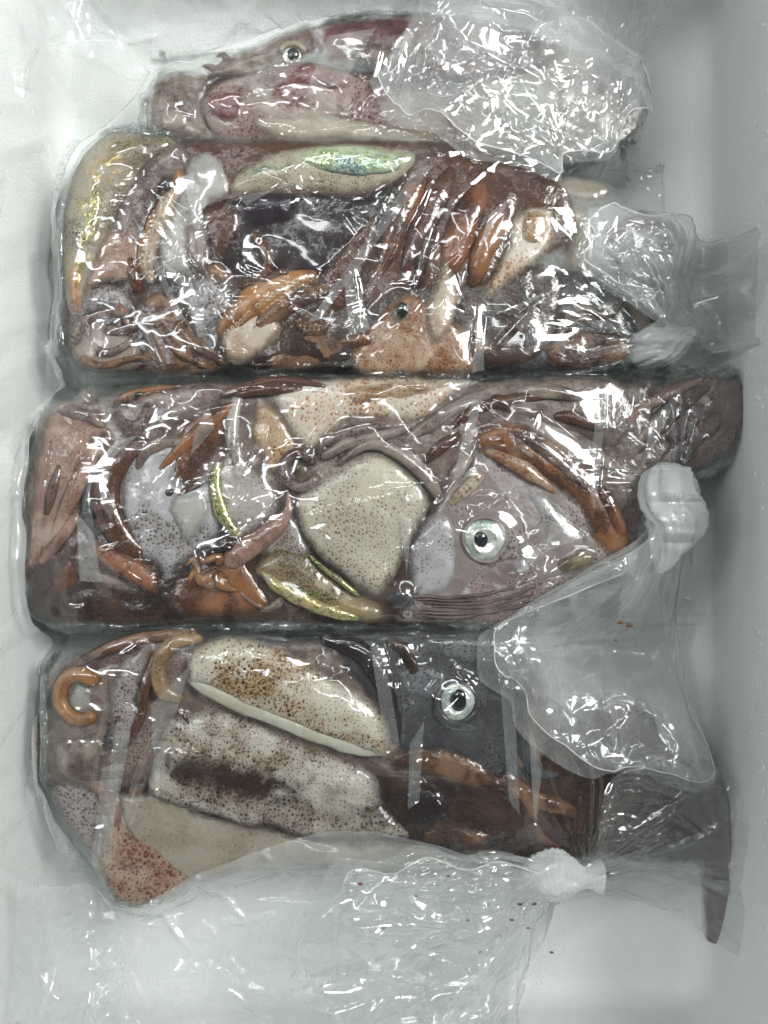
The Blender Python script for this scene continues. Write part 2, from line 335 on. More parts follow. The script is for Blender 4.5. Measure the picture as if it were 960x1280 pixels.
class Body:
    def __init__(s): s.V = []; s.F = []; s.mi = []; s.uv = []; s.uv2 = []; s.mats = []
    def mat(s, name):
        if name not in s.mats: s.mats.append(name)
        return s.mats.index(name)
    def tube(s, mat, pts, seg=20, lump=0.06, power=2.7, cap=(1, 1), step=0.0026, suck=0, freq=60, pleat=0):
        """pts: (px, py, top height mm, half width px, half height mm)"""
        Q = []
        for px, py, zt, hw, hh in pts:
            zc = (zt - hh) * MM; k = hwid(zc) / 480
            Q.append(np.r_[PX(px, py, zc), hw * k * (1.04 if hw > 18 else 1.0), hh * MM * 1.12])
        R = crom(Q, step); n = len(R)
        d = np.linalg.norm(np.diff(R[:, :3], axis=0), axis=1); L = np.r_[0, np.cumsum(d)]; tot = L[-1]
        T = np.gradient(R[:, :3], axis=0); T /= np.linalg.norm(T, axis=1)[:, None] + 1e-9
        mi = s.mat(mat); b0 = len(s.V); lump = lump * 1.3 + 0.02; soft = max(p_[3] for p_ in pts) > 6; hwm = float(R[:, 3].mean())*1.15; of = random.random()*3; seed = Vector((random.random()*50, random.random()*50, 0))
        for i in range(n):
            hw, hh = max(R[i, 3], 0.0002), max(R[i, 4], 0.0002); sc = 1.0
            cl0 = min(hw * 0.9, tot * 0.3); 
            if cap[0] and L[i] < cl0: sc = min(sc, math.sqrt(max(0, 1 - (1 - L[i]/cl0)**2)))
            if cap[1] and tot - L[i] < cl0: sc = min(sc, math.sqrt(max(0, 1 - (1 - (tot-L[i])/cl0)**2)))
            sc = max(sc, 0.02)
            side = np.cross((0, 0, 1), T[i]); side /= np.linalg.norm(side) + 1e-9
            up = np.cross(T[i], side)
            for j in range(seg):
                a = -math.pi + 2 * math.pi * j / seg
                ca, sa = math.cos(a), math.sin(a)
                cx = math.copysign(abs(sa) ** (2/power), sa); cz = math.copysign(abs(ca) ** (2/power), ca)
                p = R[i, :3] + side * (cx * hw * sc) + up * (cz * hh * sc)
                nz = mnoise.noise(Vector(p * freq) + seed) + 0.5 * mnoise.noise(Vector(p * freq * 2.7) + seed)
                dr = side * cx + up * cz
                am = lump * min(hw, hh * 1.5) * sc
                p = p + dr * (nz * am + (pleat * hw * math.cos(a * 7 + L[i] * 200) if pleat else 0))
                s.V.append(p); s.uv.append(((0.75*max(0.0, ca)**0.8*min(1.0, sc*1.2) if (soft and not suck) else 1.0), a / math.pi)); s.uv2.append((L[i] + of, a * hwm))
        for i in range(n - 1):
            for j in range(seg):
                s.F.append((b0+i*seg+j, b0+i*seg+(j+1) % seg, b0+(i+1)*seg+(j+1) % seg, b0+(i+1)*seg+j)); s.mi.append(mi)
        s.F.append(tuple(b0+j for j in range(seg))[::-1]); s.mi.append(mi)
        s.F.append(tuple(b0+(n-1)*seg+j for j in range(seg))); s.mi.append(mi)
        if suck:
            ms = s.mat('sucker' if random.random() < 0.5 else mat); l = 0.002
            while l < tot * 0.92:
                i = int(np.searchsorted(L, l)); i = min(i, n-1)
                side = np.cross((0, 0, 1), T[i]); side /= np.linalg.norm(side)+1e-9; up = np.cross(T[i], side)
                for sg in (-0.25, 0.35):
                    a = suck + sg; r = max(0.0005, R[i, 3] * 0.20)
                    c = R[i, :3] + side*math.sin(a)*R[i, 3] + up*math.cos(a)*R[i, 4]
                    nn = side*math.sin(a) + up*math.cos(a); t1 = T[i]; t2 = np.cross(nn, t1)
                    s.ring(c, nn, t1, t2, r, ms)
                l += max(0.0014, R[i, 3] * 0.46)
    def flap(s, mat, outline, zt, hh, w=20, axis=None, wave=1.0, dome=3.2):
        """soft body pressed flat: outline in photo pixels, domed over a rim w px wide, closed underneath"""
        from mathutils.geometry import delaunay_2d_cdt
        zc = (zt-hh)*MM; P2 = crom([PX(a, b, zc) for a, b in outline] + [PX(*outline[0], zc)], 0.0022)[:-1][:, :2]
        n = len(P2); lo, hi = P2.min(0), P2.max(0); st = 0.0024; seed = random.random()*40
        g = np.stack(np.meshgrid(np.arange(lo[0], hi[0], st), np.arange(lo[1], hi[1], st), indexing='ij'), -1).reshape(-1, 2)
        g = g + rng.uniform(-0.25, 0.25, g.shape)*st
        A, B = P2, np.roll(P2, -1, 0); AB = B-A
        def dist(Q):
            t = np.clip(((Q[:, None]-A[None])*AB[None]).sum(-1)/((AB**2).sum(-1)+1e-15)[None], 0, 1)
            return np.sqrt((((Q[:, None]-(A[None]+t[..., None]*AB[None]))**2).sum(-1)).min(1))
        cr = ((A[None, :, 1] > g[:, None, 1]) != (B[None, :, 1] > g[:, None, 1])) & (g[:, None, 0] < (B-A)[None, :, 0]*(g[:, None, 1]-A[None, :, 1])/((B-A)[None, :, 1]+1e-15)+A[None, :, 0])
        g = g[cr.sum(1) % 2 == 1]
        if len(g): g = g[dist(g) > st*0.5]
        pts = np.vstack([P2, g]) if len(g) else P2
        res = delaunay_2d_cdt([Vector(p) for p in pts], [(k, (k+1) % n) for k in range(n)], [], 1, 1e-8)
        tv = np.array([tuple(v) for v in res[0]]); d = dist(tv); ww = w*hwid(zc)/480
        x = np.clip(d/ww, 0, 1); hr = min(hh, dome)*MM; z = zt*MM - hr*(1-np.sqrt(1-(1-x)**2))*0.75 - hr*0.25*(1-np.clip(d/(2.2*ww), 0, 1)); zc = zt*MM - hr
        b0 = len(s.V); mi = s.mat(mat); of = random.random()*3; m = len(tv)
        if axis:
            a0, a1 = PX(axis[0], axis[1], zc)[:2], PX(axis[2], axis[3], zc)[:2]; dd = (a1-a0)/np.linalg.norm(a1-a0); nn = np.array([-dd[1], dd[0]])
            ay = ((tv-a0)@nn)/(axis[4]*hwid(zc)/480)*0.5*-1
        else: ay = np.zeros(m)
        ins = set(); 
        for k in range(m):
            v = np.array([tv[k, 0], tv[k, 1], z[k]])
            v[2] += wave*0.0011*(mnoise.noise(Vector(v*55)+Vector((seed, 0, 0)))+0.5*mnoise.noise(Vector(v*140)))*x[k]
            s.V.append(v); s.uv.append((d[k]*100, ay[k])); s.uv2.append((v[0]+of, v[1]))
        for f in res[2]:
            f = [b0+k for k in f]
            p, q_, r = s.V[f[0]], s.V[f[1]], s.V[f[2]]
            if np.cross((q_-p)[:2], (r-p)[:2]) < 0: f = f[::-1]
            s.F.append(tuple(f)); s.mi.append(mi)
        # skirt and underside from the outline
        bnd = [k for k in range(m) if d[k] < 1e-6]
        order = {}
        c1 = len(s.V)
        for p in P2: s.V.append(np.array([p[0], p[1], zc+1e-5])); s.uv.append((0.0, 0.9)); s.uv2.append((p[0]+of, p[1]))
        c2 = len(s.V); cen = P2.mean(0)
        for p in P2:
            e = cen+(p-cen)*0.94; s.V.append(np.array([e[0], e[1], max(0.001, zt*MM-hh*MM*1.5)])); s.uv.append((0.0, 0.9)); s.uv2.append((e[0]+of, e[1]))
        for k in range(n):
            s.F.append((c2+k, c2+(k+1) % n, c1+(k+1) % n, c1+k)); s.mi.append(mi)
        s.F.append(tuple(c2+k for k in range(n))[::-1]); s.mi.append(mi)
    def ringlid(s, mat, x, y, r, zt, w, a0=0, a1=378):
        """rim of skin round an eye"""
        N = max(8, int((a1-a0)/20)); pts = []
        for k in range(N+1):
            a = math.radians(a0+(a1-a0)*k/N); pts.append((x+r*math.cos(a), y+r*math.sin(a), zt, w, 2.6))
        s.tube(mat, pts, seg=10, cap=(0, 0) if a1-a0 > 350 else (1, 1))
    def ring(s, c, nn, t1, t2, r, mi):
        b = len(s.V); K = 8
        for rr, h in ((1.0, -0.2), (0.95, 0.45), (0.62, 0.62), (0.35, 0.2)):
            for k in range(K):
                a = 2*math.pi*k/K
                s.V.append(c + (t1*math.cos(a)+t2*math.sin(a))*r*rr + nn*h*r); s.uv.append((1, 0.9)); s.uv2.append((0, 0))
        for q in range(3):
            for k in range(K):
                s.F.append((b+q*K+k, b+q*K+(k+1) % K, b+(q+1)*K+(k+1) % K, b+(q+1)*K+k)); s.mi.append(mi)
        s.F.append(tuple(b+3*K+k for k in range(K))); s.mi.append(mi)
    def arms(s, mat, base, tips, w=7, zt=55, bend=0.25, suck=0.0, hh=3.4):
        for tip in tips:
            bx, by = base[0] + random.uniform(-6, 6), base[1] + random.uniform(-6, 6)
            tx, ty = tip[0], tip[1]; z1 = tip[2] if len(tip) > 2 else zt - 3; zb = base[2] if len(base) > 2 else zt
            dx, dy = tx - bx, ty - by; k1, k2 = random.uniform(-bend, bend), random.uniform(-bend, bend)
            pts = [(bx, by, zb, w, hh), (bx+dx*.35-dy*k1, by+dy*.35+dx*k1, (zb*2+z1)/3+random.uniform(-1, 3), w*.85, hh*.9),
                   (bx+dx*.7-dy*k2, by+dy*.7+dx*k2, (zb+z1*2)/3+random.uniform(-1, 3), w*.6, hh*.7), (tx, ty, z1, w*.22, hh*.3)]
            s.tube(mat, pts, seg=10, lump=0.10, power=2.1, suck=suck, step=0.0025)

def fill(b, rect, n, mats, z0, z1, w0=6, w1=15):
    for _ in range(n):
        x, y = random.uniform(rect[0], rect[2]), random.uniform(rect[1], rect[3]); a = random.uniform(0, 6.28); c = random.uniform(-0.5, 0.5)
        w = random.uniform(w0, w1); z = random.uniform(z0, z1); pts = []; K = random.choice((4, 5, 6)); st = random.uniform(18, 34)
        for k in range(K):
            pts.append((min(max(x, rect[0]), rect[2]), min(max(y, rect[1]), rect[3]), z + random.uniform(-2, 2), w*(1-0.75*k/(K-1)), w*0.36*(1-0.6*k/(K-1))))
            x += math.cos(a)*st; y += math.sin(a)*st; a += c + random.uniform(-0.3, 0.3)
        b.tube(random.choice(mats), pts, seg=10, lump=0.08, power=2.1, step=0.0036, suck=random.choice((0, 0.4)) if z0 > 50 else 0)
def press(V, bag):
    """pack: uneven organic outline, tops flattened by the tight film"""
    out = np.array(V, float)
    for i, p in enumerate(out):
        a = mnoise.noise_vector(Vector(p*38)); b_ = mnoise.noise_vector(Vector(p*115))
        out[i, 0] += 0.0012*a.x + 0.0007*b_.x; out[i, 1] += 0.0012*a.y + 0.0007*b_.y; out[i, 2] += 0.0006*a.z + 0.0003*b_.z
    return out
BAGS = {1: [], 2: [], 3: [], 4: []}
def eye_mesh(r, flat=0.55, iris=0.60):
    prof = [(1.0, -0.25), (1.0, 0.0), (0.93, 0.14), (0.84, 0.22), (0.76, 0.20), (0.70, 0.24), (iris, 0.36), (iris-0.06, 0.34), (iris-0.14, 0.26), (0.0, 0.22)]
    V, F = [], []; K = 24
    for rr, h in prof:
        for k in range(K):
            a = 2*math.pi*k/K; w = 1 + 0.05*math.sin(3*a+1)
            V.append((math.cos(a)*rr*r*w, math.sin(a)*rr*r*w, h*flat*r*1.6))
    for q in range(len(prof)-1):
        for k in range(K): F.append((q*K+k, q*K+(k+1) % K, (q+1)*K+(k+1) % K, (q+1)*K+k))
    return mesh_np('eye', V, F)
def dome(r, h, K=20, nm='pupil'):
    V, F = [], []
    for q in range(6):
        a = math.pi/2*q/5
        for k in range(K): V.append((math.cos(2*math.pi*k/K)*math.cos(a)*r, math.sin(2*math.pi*k/K)*math.cos(a)*r, math.sin(a)*h))
    for q in range(5):
        for k in range(K): F.append((q*K+k, q*K+(k+1) % K, (q+1)*K+(k+1) % K, (q+1)*K+k))
    return mesh_np(nm, V, F)
def squid(bag, label, build, eyes=()):
    """eyes: (px, py, z mm, radius px, pupil radius factor, tilt x, tilt y, stretch, rot, material)"""
    b = Body(); build(b)
    V = press(b.V, bag); base = np.array([V[:, 0].mean(), V[:, 1].mean(), max(0.0, V[:, 2].min())])
    me = mesh_np('squid_body', V - base, b.F, b.mi, b.uv, b.uv2)
    BAGS[bag].append((V, b.F))
    mats = [M[m] for m in b.mats]
    grp = 'squid packed in the clear bags'
    if eyes:
        root = empty('squid', base); tag(root, label, 'squid', grp)
        link('body', me, mats, root)
        for px, py, z, r, pf, tx, ty, st, rot, em in eyes:
            p = press(PX(px, py, z*MM)[None], bag)[0]; rr = r * hwid(z*MM) / 480
            e = link('eye', eye_mesh(rr), M[em], root, p - base); e.rotation_euler = (tx, ty, rot); e.scale = (1, st, 1)
            pu = link('pupil', dome(rr*pf, rr*pf*0.5), M['pupil'], e, ((-0.18 if px > 590 else 0.14)*rr*(em == 'eye'), 0.12*rr*(em == 'eye'), rr*0.19)); pu.scale = (1, 1.15, 1); 
            BAGS[bag].append((np.array([[p[0]+math.cos(a)*rr, p[1]+math.sin(a)*rr, p[2]+rr*0.3] for a in np.linspace(0, 6.28, 9)[:-1]]), [tuple(range(8))]))
    else:
        o = link('squid', me, mats, None, base); tag(o, label, 'squid', grp)

# ---- bag at the back (top of the picture)
def q(b):
    b.flap('greymauve', [(256,92),(300,72),(350,52),(392,38),(404,60),(400,82),(350,90),(300,106),(268,104)], 49, 10, 20)
    b.flap('redcap', [(396,58),(410,34),(480,28),(560,30),(640,42),(700,72),(650,104),(560,112),(480,116),(470,84),(430,94),(402,80)], 52, 12, 26)
    b.flap('greymauve', [(420,62),(460,54),(500,66),(490,88),(450,84)], 52.6, 4, 14)
    b.arms('greymauve', (300,84,47), [(250,82,42),(256,98,40),(268,72,40)], w=7)
    b.ringlid('flesh', 366, 71, 15, 50.5, 4, 190, 350)
squid(1, 'purplish red squid lying along the rear edge of the rear bag', q, [(366,70,47.5,12,0.65,0.1,0,0.9,0,'eye')])
def q(b):
    b.flap('redspeck', [(246,140),(270,112),(310,98),(360,84),(420,92),(470,108),(530,128),(610,150),(690,190),(620,206),(500,198),(380,193),(290,192),(262,172)], 55, 16, 40, dome=8)
    b.flap('reddense', [(318,104),(350,82),(400,84),(440,98),(436,116),(400,122),(366,116),(340,122)], 55, 6, 12)
    b.flap('reddense', [(252,133),(266,119),(290,118),(303,121),(305,152),(284,161),(268,151)], 55, 6, 8)
    b.flap('flesh', [(310,150),(380,140),(470,152),(560,170),(540,190),(440,184),(340,178)], 54.5, 5, 16)
    b.flap('greymauve', [(186,132),(204,106),(240,97),(270,106),(258,130),(268,156),(292,176),(276,192),(226,180),(192,174)], 49, 12, 18)
    b.flap('redspeck', [(196,140),(222,132),(240,150),(226,168),(200,164)], 50, 4, 10)
squid(1, 'pale translucent squid with red speckles and a red cap, front of the rear bag', q)
def q(b):
    b.flap('greymauve', [(430,110),(560,70),(690,70),(780,110),(800,160),(740,210),(600,212),(460,200)], 44, 18, 50)
    b.flap('flesh', [(560,100),(640,84),(720,110),(700,150),(600,150)], 46, 8, 30)
    b.flap('mauvedark', [(200,120),(320,100),(470,110),(470,196),(320,194),(205,180)], 38, 18, 30)
squid(1, 'pinkish grey squid under the crumpled bag mouth of the rear bag', q)

# ---- second bag
def q(b):
    b.tube('goldgrey', [(222,180,54,8,7),(196,190,58,19,10),(150,206,60,38,12),(120,262,60,36,12),(106,330,59,27,11),(98,388,55,15,9),(98,420,50,6,6)], seg=28, lump=0.02, power=2.1)
    b.tube('goldfoil', [(142,206,60.2,6,3),(122,240,61.4,12,4),(115,280,61.4,11,4),(107,320,60,6,3)], seg=12, lump=0.15)
    b.tube('pinkgold', [(100,310,58.6,7,4),(97,350,58.8,11,5),(97,395,55,7,4)], seg=14, lump=0.05)
squid(2, 'golden grey squid mantle curving down the left end of the second bag', q)
def q(b):
    b.flap('band', [(212,187),(228,184),(239,203),(231,224),(212,234),(199,252),(188,290),(180,330),(162,344),(140,322),(146,278),(164,240),(188,206)], 61, 9, 18)
    b.flap('pink', [(146,276),(172,284),(180,320),(166,352),(136,356),(110,366),(114,336),(128,304)], 61.3, 6, 14)
    b.tube('rust', [(160,318,61,3,2),(168,345,62.5,9,4),(176,366,60,4,3)], seg=12)
    b.flap('orange', [(216,216),(226,210),(234,222),(227,236),(216,234)], 62.4, 4, 6)
    b.tube('white_arm', [(224,232,60,6,4),(204,262,62.5,11,5),(188,302,62.5,12,5),(184,336,60.5,10,5),(196,358,57,5,3)], seg=14, suck=0.05, lump=0.05)
    b.tube('orange_arm', [(214,236,61,4,3),(190,274,63,5,3),(177,312,62.5,5,3),(176,344,60,3,2)], seg=10, lump=0.1)
    b.flap('milk', [(236,204),(262,192),(286,212),(292,250),(266,262),(256,292),(242,330),(252,352),(226,346),(204,342),(198,300),(214,262),(228,234)], 57.5, 8, 20)
squid(2, 'purple brown squid head with orange eye patch beside the golden mantle', q, [(208,229,63.2,8,0.75,0.3,-0.5,1,0,'pupil')])
def q(b):
    b.flap('green', [(286,250),(298,222),(330,201),(370,190),(430,186),(480,188),(517,195),(522,212),(484,240),(430,252),(370,250),(320,252)], 60.5, 14, 34, dome=7, axis=(290,222,515,204,34))
    b.tube('greenfoil', [(372,198,59,5,2),(410,202,61.4,16,3),(460,203,61.4,17,3),(505,204,59.4,8,2)], seg=14, lump=0.06)
squid(2, 'pale squid mantle with green sheen at the rear of the second bag', q)
def q(b):
    b.flap('dark', [(252,264),(300,250),(380,247),(460,246),(508,226),(476,300),(446,348),(400,352),(350,345),(300,352),(262,332)], 58, 14, 30)
    b.flap('darkpurple', [(294,264),(306,248),(340,244),(378,250),(372,272),(346,286),(310,284)], 62.5, 9, 20)
    b.flap('maroon', [(250,262),(290,256),(302,285),(288,320),(272,328),(256,300)], 60, 7, 14)
    b.flap('maroon', [(400,345),(440,290),(476,262),(470,310),(450,360),(430,392),(408,384)], 58.5, 7, 14)
squid(2, 'almost black glossy squid mantle in the middle of the second bag', q)
def q(b):
    b.flap('greypink', [(230,290),(238,278),(256,288),(268,316),(264,340),(246,340),(233,318)], 60, 7, 14)
    b.flap('bluegrey', [(230,374),(245,352),(268,346),(291,364),(290,392),(266,412),(250,424),(238,402)], 59.5, 7, 14)
    b.tube('brown_arm', [(313,288,58,3,2),(328,306,60.5,7,4),(335,330,61,7,4),(324,348,60,6,3),(310,354,58,3,2)], suck=0.9, seg=12)
    b.tube('maroon', [(300,360,58,4,3),(326,356,60.5,6,3),(352,342,60.5,6,3),(364,346,59,3,2)], seg=12, lump=0.1)
    b.tube('orange_arm', [(400,344,56,7,4),(362,352,60,14,5),(326,374,61,19,6),(294,402,59.5,16,6),(272,424,56,8,4)], seg=18, suck=0.7, lump=0.05)
    b.tube('brown_arm', [(430,356,56,6,4),(384,370,59.5,10,5),(340,396,60,12,5),(310,420,58.5,7,4)], seg=14, suck=0.3)
    b.flap('white_arm', [(284,402),(318,388),(346,398),(350,424),(318,452),(290,456),(276,434)], 59.5, 7, 14)
    b.flap('brown_arm', [(340,400),(400,372),(450,366),(470,400),(450,440),(400,462),(330,462),(340,430)], 55.5, 9, 20)
    b.arms('brown_arm', (370,410,57), [(440,378,55),(452,420,54),(430,450,50),(470,440,50)], w=8, suck=0.4, bend=0.3)
    b.flap('pinkgold', [(258,336),(276,330),(292,346),(286,360),(266,352)], 59.5, 5, 8)
squid(2, 'tangle of orange and white squid arms in the middle of the second bag', q)
def q(b):
    b.flap('bluegrey', [(104,396),(110,374),(124,360),(148,358),(168,372),(174,394),(140,390)], 57.5, 7, 14)
    b.flap('greymauve', [(88,438),(104,402),(136,388),(178,394),(186,420),(180,462),(110,466),(92,456)], 56, 9, 16)
    b.flap('brown_arm', [(176,372),(206,362),(232,384),(256,410),(284,442),(276,466),(190,468),(178,420)], 56.5, 9, 18)
    for pts in ([(92,432),(108,402),(146,392),(186,404)], [(118,436),(142,440),(170,420)], [(98,448),(130,458),(176,446),(206,462)], [(176,394),(192,430),(206,462)], [(196,400),(222,436),(262,460)], [(130,412),(158,412),(176,400)], [(220,400),(250,436),(284,456)]):
        b.tube(random.choice(('band','greymauve','brown_arm')), [(x, y, 59.5-abs(i-1.2)*1.2, 6.5-1.2*i, 3.4-0.5*i) for i, (x, y) in enumerate(pts)], seg=12, suck=0.5, lump=0.1)
squid(2, 'grey brown tangled squid arms in the front left corner of the second bag', q, [(203,346,60.5,7,0.8,0.2,0.1,1,0,'pupil')])
def q(b):
    b.flap('maroon', [(514,202),(560,190),(610,214),(648,246),(642,292),(622,342),(602,372),(582,366),(570,402),(540,372),(500,374),(466,402),(450,372),(464,322),(480,270),(498,232)], 57.5, 14, 26)
    for x0, y0, x1, y1, x2, y2, w, m in ((530,214,500,276,470,350,15,'rust'),(566,206,536,270,500,344,17,'maroon'),(604,226,576,290,556,350,21,'rust'),(634,256,606,310,586,362,15,'orangebrown'),(548,260,530,310,520,366,10,'darkbrown')):
        b.tube(m, [(x0,y0,57,w*.4,3),((x0+x1)/2,(y0+y1)/2,60.5,w*.9,4),(x1,y1,61.2,w,4.5),((x1+x2)/2,(y1+y2)/2,60.5,w*.85,4),(x2,y2,57.5,w*.35,3)], seg=18, lump=0.05, power=2.0)
    b.flap('white_orange', [(638,276),(664,262),(692,272),(692,306),(672,332),(640,352),(606,380),(604,366),(626,320)], 58.5, 10, 18)
    b.flap('orangedot', [(650,268),(672,262),(690,274),(688,300),(668,310),(648,302)], 59.2, 5, 10)
    b.flap('rustpale', [(436,446),(462,412),(484,382),(508,368),(540,380),(576,414),(594,466),(520,472),(450,470)], 58.6, 8, 22)
    b.flap('white_arm', [(557,320),(568,346),(574,368),(567,406),(548,434),(535,426),(530,392),(540,362)], 61.5, 6, 9)
    b.flap('milk', [(490,408),(492,390),(502,380),(511,388),(510,402),(499,412)], 61, 4, 5)
    b.tube('orangebrown', [(418,432,54,5,4),(444,428,57,11,5),(472,424,58,8,4)], seg=14, lump=0.15)
    b.arms('brown_arm', (500,446,57), [(446,448,50),(470,468,46),(530,468,46),(566,452,48)], w=9, suck=0.3)
squid(2, 'rust brown squid with white speckled tip and small black eye, second bag', q, [(502,389,62,7.5,0.85,0.1,-0.1,1.35,0.1,'pupil')])
def q(b):
    b.flap('slate', [(580,446),(600,388),(650,354),(700,345),(750,362),(790,400),(800,452),(740,466),(660,468),(600,468)], 49, 14, 30)
    b.flap('brown_arm', [(676,440),(700,416),(760,412),(800,430),(800,458),(740,466),(690,462)], 51, 7, 14)
    b.flap('slate', [(640,390),(690,368),(740,380),(720,400),(660,410)], 51.5, 5, 12)
    b.flap('flesh', [(690,262),(716,256),(740,280),(742,330),(716,346),(694,320)], 48, 10, 20)
    b.flap('flesh', [(684,232),(720,222),(764,236),(750,258),(700,256)], 40, 7, 12)
    b.arms('grey_arm', (700,400,51), [(780,366,46),(800,440,42),(640,456,44),(840,400,38)], w=9)
squid(2, 'dark grey squid half hidden under the film near the second knot', q)
def q(b):
    b.flap('mauvedark', [(746,306),(762,280),(800,269),(836,284),(846,312),(822,332),(776,334)], 53, 14, 26)
    b.flap('greymauve', [(760,330),(800,326),(830,350),(820,410),(780,420),(762,380)], 45, 10, 20)
squid(2, 'round purple squid lump under the film at the right end of the second bag', q)
def q(b):
    b.flap('darkbrown', [(96,380),(240,330),(400,330),(560,340),(680,350),(690,400),(660,462),(600,468),(300,468),(110,462)], 55.5, 34, 20)
    b.flap('slate', [(640,350),(720,350),(810,380),(800,462),(640,466)], 44, 26, 30)
    b.flap('maroon', [(140,240),(240,200),(400,200),(560,200),(690,250),(700,330),(560,360),(400,360),(240,350),(130,340)], 55.5, 34, 20)
    fill(b, (110,220,660,455), 34, ['brown_arm','maroon','rust','band','darkbrown'], 47, 56, 5, 12)
squid(2, 'dark brown squid at the bottom of the second bag', q)

# ---- third bag
def q(b):
    b.flap('pink', [(64,522),(80,505),(114,506),(144,532),(143,564),(114,594),(104,624),(84,668),(64,690),(36,720),(38,684),(46,604),(54,554)], 58.5, 10, 18)
    b.tube('pink', [(128,548,58,5,3),(106,588,61,11,4),(84,636,60.5,9,4),(58,690,56,4,3)], seg=14, lump=0.06)
    b.tube('pink_arm', [(100,640,57,5,3),(78,668,59.5,9,4),(56,696,56.5,7,4),(38,720,50,3,2)], seg=14, lump=0.06)
    b.tube('rust', [(76,576,58,4,3),(68,610,60.5,7,3),(60,650,58.5,4,3)], seg=12, lump=0.06)
    b.tube('greymauve', [(70,520,56,4,3),(92,514,60,8,4),(116,520,60.5,7,4),(134,534,59.5,4,3)], seg=12, lump=0.1)
    b.flap('pinktip', [(97,500),(102,488),(113,485),(124,497),(112,504)], 58, 5, 6)
squid(3, 'pink squid arms pointing to the front left corner of the third bag', q)
def q(b):
    b.flap('band', [(142,514),(164,498),(216,483),(266,480),(290,488),(272,514),(232,536),(192,558),(162,552),(146,532)], 60.5, 9, 18)
    b.flap('greymauve', [(200,520),(220,498),(250,494),(268,504),(240,524),(216,534)], 61.5, 5, 12)
    b.flap('rust', [(112,542),(138,536),(146,552),(135,563),(114,561)], 60.5, 5, 8)
    b.tube('orangebrown', [(140,510,59,3,2),(160,498,61.5,6,3),(190,488,61.5,5,3),(230,480,59,3,2)], seg=12)
    b.tube('maroon', [(268,496,59,5,3),(320,482,60,8,4),(370,478,59,6,3),(412,482,58,2,2)], seg=12, lump=0.1)
    b.tube('maroon', [(290,492,59,5,3),(340,488,60.5,7,4),(384,486,58,3,2)], seg=12, lump=0.1)
squid(3, 'brown purple squid head with a small dark eye, rear left of third bag', q, [(171,495,62.2,7,0.8,0.1,0,0.5,0.4,'pupil')])
def q(b):
    b.flap('rust', [(216,566),(238,522),(292,504),(288,546),(264,582),(242,612),(222,594)], 59, 9, 16)
    b.tube('maroon', [(190,556,57,8,4),(160,566,60,14,5),(138,598,60.5,17,6),(136,636,60.5,18,6),(154,672,60,17,6),(184,694,57.5,9,4)], seg=20, lump=0.04)
    b.tube('orangebrown', [(300,500,57,4,3),(262,530,60.8,9,4),(226,562,60.8,8,4),(196,590,58,4,3)], seg=14, lump=0.1)
    b.tube('slate', [(116,594,57,4,3),(110,630,60,9,4),(116,672,58.5,7,4),(128,700,56,4,3)], seg=12)
    b.flap('rustdot', [(111,676),(128,672),(170,696),(199,717),(198,744),(170,734),(140,714),(116,696)], 61.2, 7, 12)
    b.flap('rust', [(58,736),(72,704),(98,686),(112,722),(104,742),(74,752)], 56.5, 8, 14)
    b.flap('darkbrown', [(66,744),(110,726),(142,734),(172,748),(210,756),(300,764),(290,776),(170,774),(100,772),(66,760)], 56.5, 10, 16)
    b.flap('greymauve', [(118,706),(150,720),(180,744),(150,742),(120,728)], 57.5, 5, 8)
squid(3, 'maroon banded squid curled at the left end of the third bag', q)
def q(b):
    b.flap('bluegrey', [(154,612),(162,576),(178,552),(212,546),(232,566),(222,600),(262,596),(276,560),(282,610),(280,658),(262,680),(232,704),(210,726),(198,704),(176,694),(160,662)], 59, 9, 18)
    b.flap('milk', [(208,640),(216,622),(234,614),(258,616),(264,636),(260,652),(245,674),(228,678),(220,658)], 61.2, 6, 10)
    b.tube('greymauve', [(170,590,59,4,3),(182,566,61.5,8,4),(210,554,61.8,8,4),(240,556,60,4,3)], seg=12, lump=0.1)
squid(3, 'pale blue grey squid head with small black eye on the left of the third bag', q, [(212,615,62.5,6,0.75,-0.1,0.1,0.8,0.5,'pupil')])
def q(b):
    b.flap('white_orange', [(334,496),(370,478),(464,472),(564,474),(600,480),(572,494),(532,524),(490,530),(440,530),(408,550),(397,562),(374,556),(350,520)], 61, 12, 40, dome=7)
    b.flap('orangedot', [(318,512),(334,502),(352,520),(374,556),(366,578),(360,612),(340,596),(326,570),(314,542)], 58.5, 8, 14)
    b.flap('orangedot', [(430,484),(500,477),(570,479),(530,496),(470,508),(436,506)], 60.4, 3, 12)
squid(3, 'white squid mantle with orange dots along the rear of the third bag', q)
def q(b):
    b.flap('greygold', [(286,530),(304,548),(318,582),(348,612),(350,640),(330,662),(310,672),(290,670),(273,643),(267,603),(276,568)], 61, 10, 30, dome=6)
    b.tube('greygold', [(302,486,56,5,3),(292,516,59,9,4),(290,552,61,9,4),(298,586,60,4,3)], seg=12, lump=0.04)
    b.tube('goldfoil', [(275,572,59,4,2),(271,606,60.8,9,4),(278,640,60.8,10,4),(294,662,59.6,8,4),(308,670,58,3,2)], seg=14, lump=0.1)
squid(3, 'grey squid mantle with golden green rim, tapering backwards in the third bag', q)
